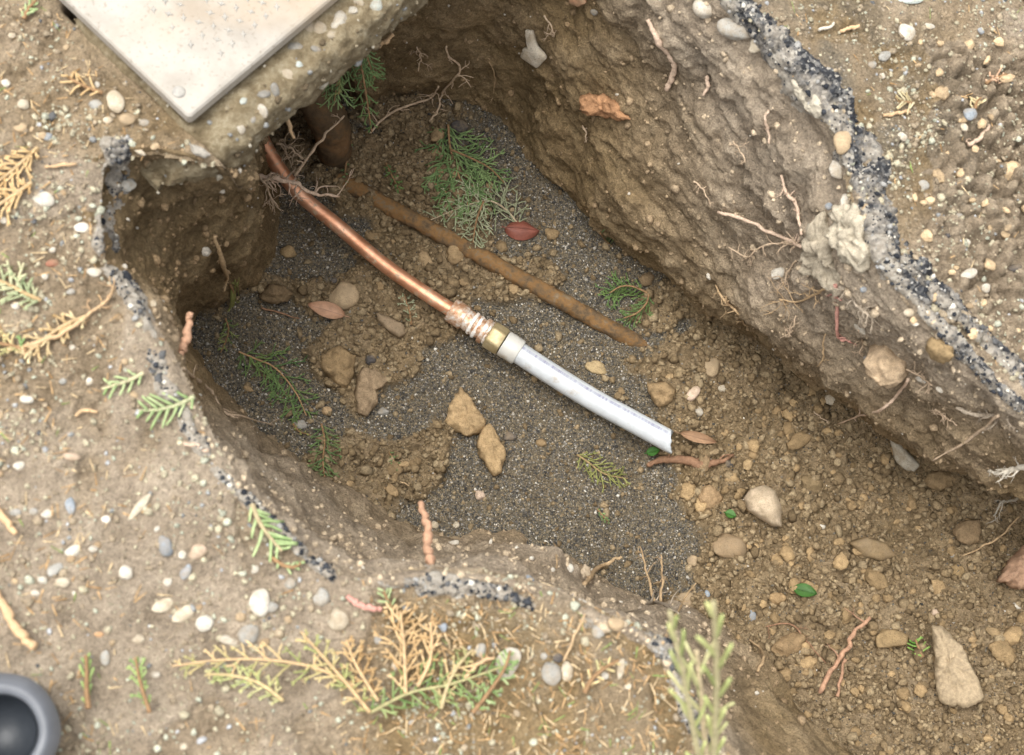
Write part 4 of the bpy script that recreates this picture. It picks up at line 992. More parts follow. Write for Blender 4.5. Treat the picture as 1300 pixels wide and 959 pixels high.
# sand and fine gravel on the floor
ns = 62000; i = pick(vis * (FA['sand'] ** 1.5 + .05) * (FA['sdist'] < .01), ns); Pn = FP[i] + np.c_[rng.uniform(-.001, .001, (ns, 2)), np.zeros(ns)]
pal = np.array([(.055,.052,.048),(.10,.092,.08),(.16,.142,.112),(.22,.18,.122),(.29,.232,.148),(.30,.28,.245),(.5,.46,.40),(.70,.66,.58)]); pi = rng.choice(8, ns, p=[.12,.22,.25,.20,.10,.07,.03,.01])
scatter('fine_gravel', Pn, rng.uniform(.0006, .0018, ns) * np.where(rng.random(ns) < .05, 1.7, 1), pal[pi] * rng.uniform(.8, 1.2, (ns, 1)), OCT, M_CHIP, 'grey speckled sand and fine gravel on the trench floor', 'gravel', .8, .2)
# crumbs of earth on the floor
ns = 17000; i = pick(vis * (FA['lumpy'] + .10) * (FA['sdist'] < .015), ns); Pn = FP[i]
cr = np.array([(.19,.135,.074),(.25,.18,.10),(.30,.222,.128),(.36,.275,.165)]); sz = .0013 + rng.exponential(.0012, ns); sz = np.minimum(sz, .0065)
cols = cr[rng.choice(4, ns)] * rng.uniform(.85, 1.15, (ns, 1)) * (.80 + .08 * sstep(480, 950, fu[i]))[:, None]
scatter('soil_crumbs', Pn, sz, cols, ICO1, M_CRUMB, 'loose brown soil crumbs covering the trench floor', 'soil', .85, .25, .5)
# grit on the ground
gu, gv = project(GP); gvis = (gu > -60) & (gu < 1360) & (gv > -60) & (gv < 1020)
gs = np.dot(GP[:, :2] - LID_C, _e1); gt = np.dot(GP[:, :2] - LID_C, _e2); off = ~((gs > -.006) & (gt > -.05))
ns = 9500; i = pick(gvis * off * (.35 + fbm(GP, 16, 2, 400) ** 2 * 3), ns)
pal2 = np.array([(.30,.24,.165),(.44,.355,.25),(.5,.42,.31),(.62,.57,.48),(.10,.10,.10),(.25,.25,.24)]); pi = rng.choice(6, ns, p=[.42,.38,.14,.02,.01,.03])
scatter('ground_grit', GP[i], .0008 + rng.exponential(.00075, ns).clip(0, .0035), np.minimum(pal2[pi], .40) * rng.uniform(.8, 1.2, (ns, 1)), ICO1, M_CRUMB, 'fine grit and crumbs strewn over the dirt around the trench', 'grit', .75, .15, .3)
# chips on the asphalt edges
AP = np.concatenate([a[0] for a in ASP]); ns = 1900; i = rng.integers(0, len(AP), ns); pal3 = np.array([(.02,.022,.027),(.04,.043,.05),(.10,.10,.10),(.32,.31,.29),(.62,.58,.5)]); pi = rng.choice(5, ns, p=[.22,.28,.24,.18,.08])
scatter('asphalt_chips', AP[i], -.0002 + .0008 + rng.exponential(.0007, ns).clip(0, .0035), pal3[pi], ICO1, M_CHIP, 'loose black and white chips on the broken asphalt edges', 'asphalt', .8, .2, .3)
ns = len(ag_i); pal4 = np.array([(.12,.09,.055),(.20,.155,.095),(.30,.25,.17),(.42,.38,.30),(.24,.24,.23)]); pi = rng.choice(5, ns, p=[.28,.28,.2,.1,.14])
ag = scatter('aggregate_grains', AGP[ag_i] - AGB, .0008 + rng.exponential(.0011, ns).clip(0, .005), pal4[pi], ICO1, M_CRUMB, 'gritty aggregate showing in the concrete', None, .9, -.1, .3); ag.parent = collar
# crumbs on the trench sides
wm = wall_o.data; WP = np.empty(len(wm.vertices) * 3, np.float32); wm.vertices.foreach_get('co', WP); WP = WP.reshape(-1, 3).astype(float)
wN = np.empty(len(wm.vertices) * 3, np.float32); wm.vertices.foreach_get('normal', wN); wN = wN.reshape(-1, 3)
wu, wv = project(WP); ns = 5200; wt = np.tile(np.arange(WK), WM); i = pick(((wu > -60) & (wu < 1360) & (wv > -80) & (wv < 1000) & (wt > 6)) * np.clip(np.abs(wN[:, 2]), .08, 1) ** 1.5, ns)
tn = np.empty(len(wm.vertices), np.float32); wm.attributes['tone'].data.foreach_get('value', tn)
cols = (np.array((.26, .18, .10))[None] * (1 - tn[i][:, None]) + np.array((.50, .40, .28))[None] * tn[i][:, None]) * rng.uniform(.75, 1.25, (ns, 1))
wh = rng.random(ns) < .05; cols[wh] = (.55, .5, .42)
scatter('wall_crumbs', WP[i], .0009 + rng.exponential(.0010, ns).clip(0, .005), cols, ICO1, M_CRUMB, 'soil crumbs and grit clinging to the trench walls', 'soil', 1, 0, .3)

# ================================================================== ROOTS AND STICKS
def rpts(pl, off):
    out = []
    for i, q in enumerate(pl):
        if len(q) == 3: out.append(np.array(at(*q)))
        else:
            p, n, d = hit(*q); f = i / max(1, len(pl) - 1); o = off[0] + (off[1] - off[0]) * f; out.append(np.array(p) - np.array(d) * o)
    return out
def wander(p, d, L, n, kink, droop):
    pts = [p]; d = d / np.linalg.norm(d)
    for i in range(n):
        d = d + rng.normal(size=3) * kink + np.array((0, 0, -droop)); d /= np.linalg.norm(d); p = p + d * L / n; pts.append(p)
    return pts
RC = dict(pale=(.56, .42, .29), pink=(.62, .46, .34), red=(.46, .27, .17), tan=(.50, .35, .20), brown=(.30, .17, .10), grey=(.40, .33, .25), rose=(.58, .30, .24), dry=(.62, .42, .24), white=(.62, .56, .46))
def root(label, pl, r=(3, 1.5), off=(.008, .008), c='pale', hairs=0, hl=30, name='root', cat='root', kink=.25, knob=.12, sub=2, droop=.05, hr=.9):
    P = rpts(pl, off); C = catmull(P, 8); k = px2m(Vector(P[0])); m = len(C)
    wob = np.stack([vnoise(np.c_[np.arange(m) * .45 + 9.1 * a, np.full(m, r[0] * 1.7), np.full(m, float(pl[0][0]))], 600 + a) for a in range(3)], 1) * (k * max(1.2, r[0] * .35)); C = C + wob
    R = np.interp(np.linspace(0, 1, m), np.linspace(0, 1, len(r)), r) * k * .5 * (1 + knob * rng.normal(size=m))
    V, F = tube(C, R, 8); b = C[0]; kk = random.uniform(.9, 1.1); col = tuple(x * kk for x in RC[c])
    o = link(name, make_mesh(name, np.array(V) - b, F, M_ROOT), b, color=col); tag(o, label, cat)
    for h in range(hairs):
        i = int(rng.integers(1, m - 1)); T = C[min(i + 1, m - 1)] - C[i - 1]; T /= np.linalg.norm(T); s = rng.normal(size=3); s -= T * np.dot(s, T); s /= np.linalg.norm(s)
        L = hl * k * rng.uniform(.4, 1.1); pts = wander(C[i], T * .5 * (1 if rng.random() < .75 else -1) + s, L, 7, kink, droop)
        V, F = tube(catmull(pts, 2), np.linspace(max(R[i] * .55, k * hr * .6), k * hr * .38, 15), 5, cap=False)
        for _ in range(sub):
            j = int(rng.integers(2, 6)); dd = pts[j + 1] - pts[j] + rng.normal(size=3) * L * .12
            q = wander(pts[j], dd, L * rng.uniform(.25, .55), 5, kink, droop); tube(catmull(q, 2), np.linspace(k * hr * .42, k * hr * .26, 11), 4, V, F, False)
        link('rootlet', make_mesh('rootlet', np.array(V) - b, F, M_ROOT), parent=o, color=tuple(x * (.86 + .22 * (h % 5) / 4) for x in col))
    return o
root('pale root lying across the copper pipe', [(326,222,-.300),(350,228,-.298),(374,233,-.300),(398,244,-.31),(430,249,-.33)], (6.5,6,3), c='pink', hairs=12, hl=44, hr=1.5)
root('thin straight root rising over the rusted elbow', [(374,224,-.30),(395,195,-.28),(416,168,-.265),(437,147,-.26)], (4,3.4,2), c='pale', hairs=5, hl=20, hr=1.3)
root('branching fine roots beside the top of the copper pipe', [(350,182,-.29),(366,186,-.285),(376,194,-.285),(384,204,-.29)], (3,2), hairs=12, hl=34, c='pale', hr=1.3)
root('fine root tangle hanging left of the copper pipe', [(322,222,-.27),(336,232,-.275),(342,246,-.29),(352,262,-.31)], (3.2,2), hairs=13, hl=34, c='pale', hr=1.3)
root('forked thin root at the far end of the floor', [(470,170),(492,146),(520,134),(548,124),(556,110)], (2.6,3,2), (.010,.016), 'pale', 10, 30, hr=1.2)
root('hanging branched root against the far wall', [(566,58),(570,72),(584,84),(578,100),(562,118),(556,140),(546,154)], (2.2,3,2.2), (.012,.012), 'pale', 10, 26, hr=1.2)
root('short thin root on the far wall', [(622,80),(628,100),(624,132)], (1.6,1.2), (.006,.004), 'tan', 2, 10)
root('thick pale crooked root on the upper right wall', [(822,25),(834,50),(846,66),(856,82),(853,98),(846,115)], (5,8,8,8,7), (.006,.008), 'pink', 1, 8)
root('short pink root beside the crooked root', [(897,97),(899,108),(893,122)], (4,6,4), (.004,.005), 'pink')
root('short white root tip in the middle of the right wall', [(976,141),(971,152),(975,168),(977,183)], (2.5,4,3), (.004,.008), 'pink', 2, 10)
root('long straight pink root across the right wall', [(910,270),(946,280),(985,298),(1018,312)], (4.2,4.6,5), (.012,.006), 'pink', 2, 20)
root('kinked fine root under the long pink root', [(1018,312),(990,309),(966,314),(948,326),(925,314)], (3.2,2.4,1.5), (.006,.012), 'pale', 16, 30)
root('knobbly root above the long pink root', [(992,222),(998,246),(1010,258),(1014,276),(1018,298)], (3,5,5,3), (.006,.006), 'pink', 7, 20)
root('red root hanging from the root tangle on the right wall', [(1060,362),(1062,390),(1063,418),(1066,430),(1079,434)], (5,5,4.4,3.4), (.008,.012), 'rose', 6, 26)
root('spreading root tangle in the middle of the right rim', [(1056,362),(1034,374),(1012,384),(988,381)], (4,3,1.8), (.008,.012), 'tan', 20, 44)
root('dense grey root mat right of the red root', [(1066,366),(1080,376),(1092,392),(1108,404)], (4,4,3), (.008,.010), 'grey', 34, 32, sub=4)
root('thin root tail below the root tangle', [(1047,424),(1045,442),(1046,455),(1037,466)], (1.8,2.6,1.6), (.008,.008), 'tan', 2, 10)
root('long root dangling over the right trench foot', [(1152,482),(1138,504),(1118,520),(1092,528),(1064,538)], (4.5,4,3.6,2), (.010,.035), 'pink', 3, 16)
root('root with hairy head at the right wall foot', [(1268,528),(1246,546),(1218,566),(1184,585)], (4,3.6,2.2), (.010,.035), 'pale', 3, 14)
root('hairy pale root mat on the right wall lip', [(1215,518),(1235,526),(1255,528),(1280,534)], (5,6,3), (.006,.008), 'grey', 16, 26, sub=3)
root('white branching root at the right picture edge', [(1312,612),(1290,634),(1272,638),(1262,655)], (4,3.4,2), (.02,.03), 'white', 6, 30)
root('pale hairy root clump at the right picture edge', [(1318,590),(1290,596),(1272,600),(1254,598)], (8,7,3), (.02,.03), 'white', 12, 26)
root('small orange root ball in the shade of the right wall', [(908,362),(917,378),(926,388),(936,398),(946,414)], (2,3.5,4.5,3,2), (.012,.014), 'tan', 14, 22)
root('thick reddish root stub sticking out of the left wall', [(222,474,-.055),(229,452,-.05),(236,432,-.045),(240,412,-.045),(243,396,-.045)], (9,11,12,9,8), c='red', hairs=2, hl=18, cat='root', hr=2.5)
root('pale rootlets trailing from the left wall onto the floor', [(232,468),(250,482),(268,498),(286,524),(312,530),(346,541)], (4,6,6,5,3,1.8), (.012,.014), 'pale', 12, 30)
root('reddish upright stick in front of the near wall', [(546,736,-.015),(546,712,-.04),(543,690,-.06),(541,662,-.075),(532,638,-.085)], (8,12,11,10,7), c='red', name='stick', cat='stick', knob=.16)
root('fuzzy root clump hanging below the left arch', [(272,300),(278,318),(282,336),(288,352),(283,370)], (4,6,7,5,3), (.03,.03), 'tan', 14, 13, droop=.2)
root('pale blunt root end on the near wall rim', [(742,742),(758,722),(774,714),(790,706)], (6,6,5,4), (.012,.03), 'tan', 3, 10)
root('forked upright root left of the loose soil', [(832,766),(824,738),(818,715),(812,694)], (4,3,2.6,1.5), (.02,.05), 'tan', 4, 22)
root('thin upright root beside the forked one', [(838,764),(841,740),(840,722),(840,703)], (4,3.4,2.6,2), (.02,.05), 'tan', 3, 18)
root('grey root tangle at the lower end of the sand', [(812,772),(828,764),(846,768),(862,780)], (4,6,5,3), (.012,.015), 'grey', 12, 30)
root('long thin root crossing the near bank', [(842,816),(856,785),(868,762),(884,740)], (4,4,3.4,2.4), (.012,.06), 'tan', 3, 22)
root('small root thread on the near bank', [(706,722),(707,706),(704,690)], (2,2.4,2), (.012,.016), 'tan', 2, 10)
root('reddish forked root in the lower right soil', [(1040,880),(1058,850),(1074,826),(1082,808),(1104,784)], (6,6.5,6.5,6,4.5), (.008,.022), 'red', 2, 34)
root('second prong of the reddish root in the lower right', [(1062,884),(1068,858),(1072,836)], (4,4,4), (.010,.010), 'red')
root('frayed reddish root lying behind the white pipe end', [(822,590),(846,582),(874,586),(902,590),(932,578)], (6,10,12,9,4), (.008,.008), 'brown', 4, 26)
root('thin curved root on the lower right soil', [(972,796),(1004,792),(1024,814),(1048,842)], (2,2,1.2), (.006,.006), 'brown', 3, 18)
root('pale bent root near the bottom sprig', [(962,852),(970,834),(964,822),(952,812)], (4,4,2.6), (.008,.010), 'tan', 2, 16)
root('pale thread of root below the right wall', [(1033,522),(1042,530),(1052,537)], (2,1.6), (.006,.006), 'pale')
root('thin pale root across the right soil', [(1295,655),(1270,680),(1240,698),(1222,706)], (2,2.4,1.6), (.008,.008), 'tan', 2, 14)
root('thin dry twig left of the brown leaf', [(332,391),(352,397),(380,404)], (3,2.4,1.6), (.004,.004), 'brown', 1, 10, name='twig', cat='twig')
root('thin straw on the floor above the near wall', [(494,608),(508,612),(522,618)], (1.8,1.6), (.003,.003), 'tan', name='twig', cat='twig')
root('dark root thread hanging beside the concrete collar', [(512,-4,-.10),(500,16,-.12),(488,34,-.14),(478,46,-.15)], (3,3,2.4,2), c='grey', hairs=3, hl=14)
root('orange wood splinter under the concrete collar', [(362,146,-.10),(367,160,-.11),(373,176,-.12)], (5,6,3), c='dry', name='twig', cat='splinter')
root('pale splinter beside the hanging cedar', [(478,60,-.17),(490,52,-.165),(500,44,-.16)], (5,6,5), c='dry', name='twig', cat='splinter')
root('thick orange stick in the lower left corner', [(-14,742),(6,775),(26,802),(42,822)], (12,13,12,11), (.006,.010), 'dry', name='stick', cat='stick')
root('orange twig at the left picture edge', [(-10,640),(8,662),(20,680)], (9,10,7), (.005,.006), 'dry', name='stick', cat='stick')
root('dry twig crossing the left dirt', [(10,444),(58,432),(96,412),(122,392),(142,376)], (5,6,5,4,3), (.005,.007), 'dry', 7, 44, name='twig', cat='twig', hr=2.0)
root('short orange twig above the left dirt crust', [(95,528),(110,521),(124,522)], (4,5,4), (.003,.003), 'dry', name='twig', cat='twig')
root('red stick lying below the asphalt edge', [(440,758),(454,766),(470,772),(483,774)], (6,8,8,7), (.006,.006), 'rose', name='stick', cat='stick')
root('dry twig on the bottom litter', [(716,840),(728,812),(744,780)], (3,3,2.4), (.005,.012), 'tan', 2, 16, name='twig', cat='twig')
root('dry twig beside the bottom pebbles', [(590,862),(608,842),(628,836)], (5,5,4), (.010,.012), 'dry', 2, 20, name='twig', cat='twig')
root('orange needle on the dark earth right of the asphalt', [(1122,147),(1138,143),(1154,141)], (4,5,4), (.003,.004), 'dry', name='twig', cat='twig')
root('orange twig on the upper right ground', [(1068,40),(1080,35),(1092,34)], (4,5,4), (.003,.004), 'dry', name='twig', cat='twig')
root('pale twig on the upper right ground', [(1040,38),(1050,35),(1060,30)], (4,4,3), (.003,.004), 'white', name='twig', cat='twig')
root('white forked twig in the lumpy spoil', [(1230,184),(1244,176),(1256,160)], (5,6,7), (.004,.006), 'pink', 1, 16, name='twig', cat='twig', hr=2.5)
root('orange twig left of the pebbled dirt', [(58,212),(80,210),(98,207)], (4,5,4), (.003,.004), 'dry', name='twig', cat='twig')
root('tan twig along the edge of the cover', [(142,62),(160,80),(178,100)], (4,4,3), (.004,.004), 'dry', 1, 18, name='twig', cat='twig')
root('orange twig below the pale cedar tip', [(232,565),(250,566),(264,574)], (5,6,5), (.004,.004), 'pink', name='twig', cat='twig')

for lb, pl, h in [('spray of white root hairs below the crooked root', [(930,180),(940,192),(946,206)], 5), ('fine root hairs left of the mortar patch', [(1010,330),(1000,345),(996,362)], 8), ('thin root hairs above the clay lump', [(1090,420),(1096,436),(1090,450)], 8), ('root hairs right of the clay lump', [(1150,470),(1168,478),(1184,490)], 9), ('root hairs on the lower lip of the right wall', [(1188,520),(1200,530),(1214,540)], 9), ('tiny hanging roots beside the thin root tail', [(1010,400),(1006,416),(1000,428)], 6), ('fine roots in the upper far wall', [(690,20),(700,34),(704,48)], 5), ('loose root hairs on the middle of the right wall', [(880,230),(892,240),(900,254)], 5), ('fine roots hanging at the far wall top', [(530,60),(534,74),(530,90)], 6), ('twisted pale rootlet right of the brick fragment', [(740,160),(744,172),(742,182)], 2)]:
    root(lb, pl, (2.4, 1.8, 1.4), (.006, .010), 'pale', h, 24, sub=3)
# ================================================================== CEDAR SPRIGS
def sprig(label, path, width, c1, c2, nb=12, rp=1.25, lift=.003, conform=True, stemc=(.30, .18, .09), offs=None, third=True, ang=48, name='cedar_sprig', cat='sprig', both=(1, -1), tw=.25, group='cedar sprigs'):
    if len(path[0]) == 3: P = [np.array(at(*q)) for q in path]; n = Vector(-ray(path[0][0], path[0][1])).normalized()
    else:
        hs_ = [hit_soft(*q, 10) for q in path]; n = sum((h[1] for h in hs_), Vector()).normalized()
        o = offs or (lift,) * len(path); P = [np.array(h[0] - h[2] * oo) for h, oo in zip(hs_, o)]
    C = catmull(P, 10); m = len(C); k = px2m(Vector(P[0])); nn = np.array(n); b = C[0].copy(); R0 = rp * k
    def conf(p, e=0.0):
        if not conform: return p
        z = down(p); return np.array((p[0], p[1], max(z + lift * .6 + e, p[2] * .35 + (z + e) * .65)))
    root_ = empty(name, b, label, cat, group)
    V, F = tube(C, np.linspace(R0 * 1.5, R0 * .8, m), 6); link('stem', make_mesh('stem', np.array(V) - b, F, M_ROOT), parent=root_, color=stemc)
    L = np.linalg.norm(np.diff(C, axis=0), axis=1).sum(); W = width * k * (1.0 if third else 1.5); c1 = np.array(c1); c2 = np.array(c2); R0 *= 1.2
    def branch(p0, d, ln, rad, V, F, Cc, level, mixv):
        np_ = max(4, int(ln / (R0 * 3.2))); pts = [p0]; dd = d / np.linalg.norm(d); cur = rng.normal() * .05
        for i in range(np_):
            lat = np.cross(nn, dd); dd = dd + lat * (cur + rng.normal() * .05) + nn * rng.normal() * .05; dd /= np.linalg.norm(dd)
            pts.append(conf(pts[-1] + dd * ln / np_, .0012 * level + rng.uniform(0, .0015)))
        nv = len(V); sc = np.array([1.0 if i % 2 else .74 for i in range(len(pts))]); taper = np.linspace(1, .62, len(pts))
        tube(pts, rad * sc * taper, 5, V, F, True)
        g = np.linspace(0, 1, len(pts))
        for gi in g:
            cc = c1 * (1 - mixv) + c2 * mixv; cc = cc * (.82 + .36 * gi) * rng.uniform(.9, 1.1)
            Cc.extend([cc] * 5)
        return pts
    for j in range(nb):
        q = (j + .7) / (nb + .4); i = min(int(q * (m - 1)), m - 2); T = C[i + 1] - C[i]; T /= np.linalg.norm(T); lat = np.cross(nn, T); lat /= np.linalg.norm(lat)
        s = both[j % len(both)]; shape = math.sin(math.pi * (q * .82 + .12)) ** .7
        ln = W * shape * rng.uniform(.75, 1.15) / math.sin(math.radians(ang)); a = math.radians(ang + rng.normal() * 7)
        V, F, Cc = [], [], []; mixv = np.clip(rng.normal(.45, tw), 0, 1)
        pts = branch(C[i], T * math.cos(a) + lat * s * math.sin(a), ln, R0, V, F, Cc, 1, mixv)
        if third:
            nt_ = max(2, int(ln / (R0 * 7)))
            for t in range(nt_):
                f = (t + .6) / nt_; jj = min(int(f * (len(pts) - 1)), len(pts) - 2); d = pts[jj + 1] - pts[jj]; d /= np.linalg.norm(d) + 1e-9; l2 = np.cross(nn, d); s2 = 1 if t % 2 else -1
                a2 = math.radians(42 + rng.normal() * 8); branch(pts[jj], d * math.cos(a2) + l2 * s2 * math.sin(a2), ln * (.5 * (1 - f) + .16) * rng.uniform(.7, 1.2), R0 * .85, V, F, Cc, 2, np.clip(mixv + rng.normal() * .15, 0, 1))
        me = make_mesh('branchlet', np.array(V) - b, F, M_CEDAR); cattr(me, 'col', np.array(Cc)); link('branchlet', me, parent=root_)
    return root_
GR1, GR2 = (.10, .165, .06), (.25, .34, .14)
PA1, PA2 = (.24, .26, .15), (.40, .41, .27)
YE1, YE2 = (.16, .17, .05), (.33, .33, .12)
BR1, BR2 = (.42, .27, .12), (.62, .45, .24)
LG1, LG2 = (.20, .29, .11), (.42, .46, .26)
sprig('largest green cedar sprig at the far end of the floor', [(569,158),(572,190),(584,228),(596,266)], 46, GR1, GR2, 28, 1.15, .006)
sprig('side spray of the largest green sprig, reaching right', [(572,190),(600,202),(622,214),(640,232)], 28, GR1, GR2, 18, 1.05, .009)
sprig('pale grey-green cedar fan above the rusty pipe', [(664,294),(644,268),(620,255),(590,262),(545,280)], 32, PA1, PA2, 22, 1.0, .006, stemc=(.45, .36, .24))
sprig('pale drooping spray at the tip of the grey-green fan', [(614,256),(606,276),(602,296),(600,312)], 22, PA1, PA2, 14, 1.0, .010)
sprig('green cedar sprig with brown stem on the left floor', [(303,447),(325,456),(350,468),(375,498),(389,528)], 34, GR1, (.16, .22, .07), 24, 1.05, .006, stemc=(.40, .25, .13), both=(-1, -1, 1))
sprig('drooping green sprig near the near wall', [(408,538),(412,560),(410,585),(412,606)], 22, GR1, (.17, .21, .08), 18, 1.0, .005)
sprig('yellowish flat sprig on the sand', [(732,577),(748,588),(768,602),(797,608)], 20, YE1, YE2, 16, 1.0, .005, stemc=(.34, .24, .12))
sprig('round green sprig under the right trench wall', [(822,372,-.40),(804,364,-.40),(788,364,-.40),(774,372,-.405)], 24, GR1, (.17, .25, .07), 18, 1.0, .006)
sprig('lower half of the round green sprig', [(824,374,-.40),(820,386,-.40),(808,398,-.405),(792,404,-.405)], 16, GR1, (.17, .24, .08), 14, 1.0, .006)
sprig('small bright sprig near the start of the rusty pipe', [(490,207),(496,220),(502,232),(508,243)], 8, GR1, (.15, .24, .07), 10, 1.1, .005)
sprig('small green sprig left of the large fan', [(545,228),(556,236),(568,246)], 8, GR1, (.15, .22, .07), 8, 1.0, .005)
for k, (lb, pth, w, cc) in enumerate([('front strand of green cedar hanging by the elbow', [(448,58,-.11),(436,82,-.13),(428,106,-.15),(424,134,-.17)], 22, GR2), ('longest strand of green cedar hanging by the elbow', [(456,58,-.11),(460,90,-.13),(466,128,-.16),(472,168,-.20)], 16, (.13, .20, .07)), ('dark strand of green cedar behind the hanging ones', [(440,66,-.13),(426,88,-.15),(418,102,-.16),(410,114,-.17)], 18, GR2), ('short strand of green cedar at the collar edge', [(462,60,-.11),(470,84,-.13),(476,100,-.15)], 18, GR2), ('yellow-green strand in the hanging cedar', [(436,70,-.10),(432,92,-.11),(430,120,-.13)], 7, YE2)]):
    sprig(lb, pth, w, GR1, cc, 14, 1.1, .0, False, ang=32)
sprig('little sprig by the left cave', [(286,404),(290,416),(288,430),(280,448)], 12, GR1, YE2, 10, 1.0, .005)
sprig('yellow-green sprig tip below the left arch', [(292,362),(296,370),(300,380)], 10, YE1, YE2, 8, 1.0, .005)
sprig('thin green thread of cedar behind the copper pipe', [(446,178),(441,200),(438,222),(440,240)], 4, GR1, GR2, 10, 1.0, .006)
sprig('pale small sprig beside the copper pipe', [(522,412),(520,396),(516,384),(514,374)], 10, PA1, PA2, 9, 1.0, .006)
sprig('tiny green sprig below the clay slabs', [(494,574),(500,585),(506,598)], 6, GR1, (.15, .2, .08), 8, .9, .004)
sprig('tiny green sprig in the middle of the near sand', [(758,646),(766,656),(774,664)], 5, GR1, GR2, 8, .9, .004)
sprig('tiny dark green sprig at the foot of the right wall', [(762,296),(768,304),(776,312)], 8, GR1, GR2, 8, .9, .005)
sprig('small yellow straw-like sprig by the grey lump', [(372,538),(380,548),(394,552)], 4, YE1, YE2, 6, 1.0, .004)
sprig('pale green cedar tip on the left rim', [(246,504),(226,514),(204,520),(176,522)], 15, LG1, LG2, 13, 2.3, .004, third=False, stemc=(.42, .42, .25))
sprig('pale cedar tip above the left rim one', [(182,474),(166,482),(150,488),(130,494)], 11, LG1, LG2, 9, 2.2, .004, third=False, stemc=(.5, .45, .28))
sprig('bright green cedar tip on the lower left rim', [(320,640),(330,664),(344,684),(358,700)], 17, LG1, (.40, .48, .24), 14, 2.5, .008, third=False, both=(-1, 1, 1), stemc=(.42, .34, .2))
sprig('curved green cedar tip below the bright one', [(344,708),(360,718),(374,720),(386,712)], 5, LG1, LG2, 8, 2.2, .006, third=False)
sprig('pale green dried cedar fan at the left edge', [(52,382),(30,372),(8,360),(-18,350)], 26, (.28, .33, .18), (.52, .48, .30), 16, 2.2, .006, stemc=(.5, .35, .18))
sprig('upper tan dried cedar fan at the left edge', [(48,188),(26,208),(4,226),(-20,240)], 26, BR1, BR2, 16, 2.2, .005, stemc=(.5, .36, .2))
sprig('lower tan dried cedar fan at the left edge', [(40,232),(20,246),(-4,262),(-20,272)], 22, BR1, BR2, 13, 2.2, .006, stemc=(.5, .36, .2))
sprig('dry brown fan under the pale green one at the left', [(110,402),(80,414),(50,436),(30,452)], 20, BR1, (.6, .5, .3), 12, 2.2, .006, stemc=(.5, .36, .2))
sprig('green dried cedar tuft at the far left', [(34,446),(18,440),(0,436),(-16,430)], 16, LG1, BR2, 10, 2.2, .006)
sprig('tan dried cedar scrap near the cover pebbles', [(130,118),(112,112),(96,104),(84,96)], 11, BR1, BR2, 9, 1.9, .004, third=False)
sprig('green grass-like tip at the top left', [(30,24),(36,12),(46,0)], 7, LG1, LG2, 7, 2.2, .006, third=False)
sprig('long tan and green cedar branch along the bottom', [(452,872),(400,848),(340,838),(280,838),(218,846)], 26, (.30, .32, .12), BR2, 22, 1.6, .010, stemc=(.58, .40, .22), tw=.4)
sprig('left brown upright cedar tip at the bottom', [(470,905),(440,868),(412,836),(382,802)], 22, (.34, .36, .14), BR2, 14, 1.8, .014, stemc=(.55, .38, .2), tw=.4)
sprig('tall tan cedar tip at the bottom centre', [(515,880),(514,845),(512,810),(508,776)], 30, BR1, (.66, .48, .27), 14, 1.8, .012, ang=38, stemc=(.58, .4, .22))
sprig('right tan cedar tip at the bottom centre', [(530,872),(545,842),(548,815),(546,790)], 18, BR1, (.66, .48, .27), 10, 1.8, .012, ang=38, stemc=(.58, .4, .22))
sprig('green feathery cedar branch along the bottom edge', [(470,905),(520,880),(575,868),(640,846)], 30, (.12, .20, .06), (.32, .38, .16), 22, 1.6, .012, stemc=(.4, .36, .18))
sprig('small green cedar tips beside the biggest white pebble', [(600,905),(620,880),(640,850),(648,826)], 16, (.16, .25, .08), (.40, .46, .24), 14, 2.0, .014)
sprig('tan dried cedar spray left of the tall tan tip', [(480,890),(462,862),(448,836),(440,812)], 20, BR1, BR2, 14, 1.7, .010, stemc=(.58, .4, .22))
sprig('green and tan spray between the bottom tips', [(560,900),(568,872),(580,848),(600,824)], 20, (.20, .26, .10), BR2, 14, 1.7, .012, stemc=(.5, .4, .22), tw=.4)
sprig('yellow-green spray under the long bottom branch', [(360,890),(330,868),(296,858),(262,856)], 18, (.24, .30, .10), (.55, .50, .26), 16, 1.8, .010, stemc=(.55, .42, .22), tw=.4)
sprig('green pointed cedar tip at the lower left', [(190,905),(182,880),(176,858),(172,836)], 11, LG1, (.40, .50, .18), 10, 1.9, .014, ang=30)
sprig('thin green cedar tip beside the grey tube', [(112,900),(110,876),(110,852),(109,832)], 7, LG1, (.36, .46, .16), 8, 2.6, .012, third=False, ang=30)
sprig('yellow green twiglet on the red stick', [(500,775),(492,762),(486,748)], 7, LG1, LG2, 7, 2.0, .006, third=False)
sprig('green cedar spray standing tall before the near bank', [(905,985,.12),(908,920,.19),(910,850,.26),(906,764,.33)], 11, (.26, .31, .11), (.52, .54, .24), 11, 3.4, 0, False, third=False, ang=15, stemc=(.5, .45, .26))
sprig('second tall green spray left of the tallest one', [(892,985,.12),(880,925,.18),(866,850,.24),(850,776,.29)], 11, (.26, .31, .11), (.52, .54, .24), 10, 3.0, 0, False, third=False, ang=15, stemc=(.5, .45, .26))
sprig('short green spray between the two tall ones', [(900,985,.06),(894,930,.11),(890,880,.15),(884,826,.18)], 16, (.30, .31, .14), (.55, .52, .28), 9, 3.2, 0, False, third=False, ang=15, stemc=(.55, .45, .28))
sprig('small dry sprig on the dark earth right of the asphalt', [(1160,132),(1152,130),(1142,128)], 9, (.35, .28, .15), (.6, .52, .34), 8, 1.6, .004, third=False)
sprig('tiny pinkish dry sprig in the lumpy spoil', [(1252,106),(1262,100),(1278,94)], 6, (.45, .27, .17), (.62, .42, .28), 7, 1.6, .005, third=False)
sprig('tiny straw sprig beside the blue-grey stone', [(1238,138),(1240,130),(1246,124)], 7, (.5, .4, .22), (.66, .55, .34), 7, 1.6, .006, third=False)
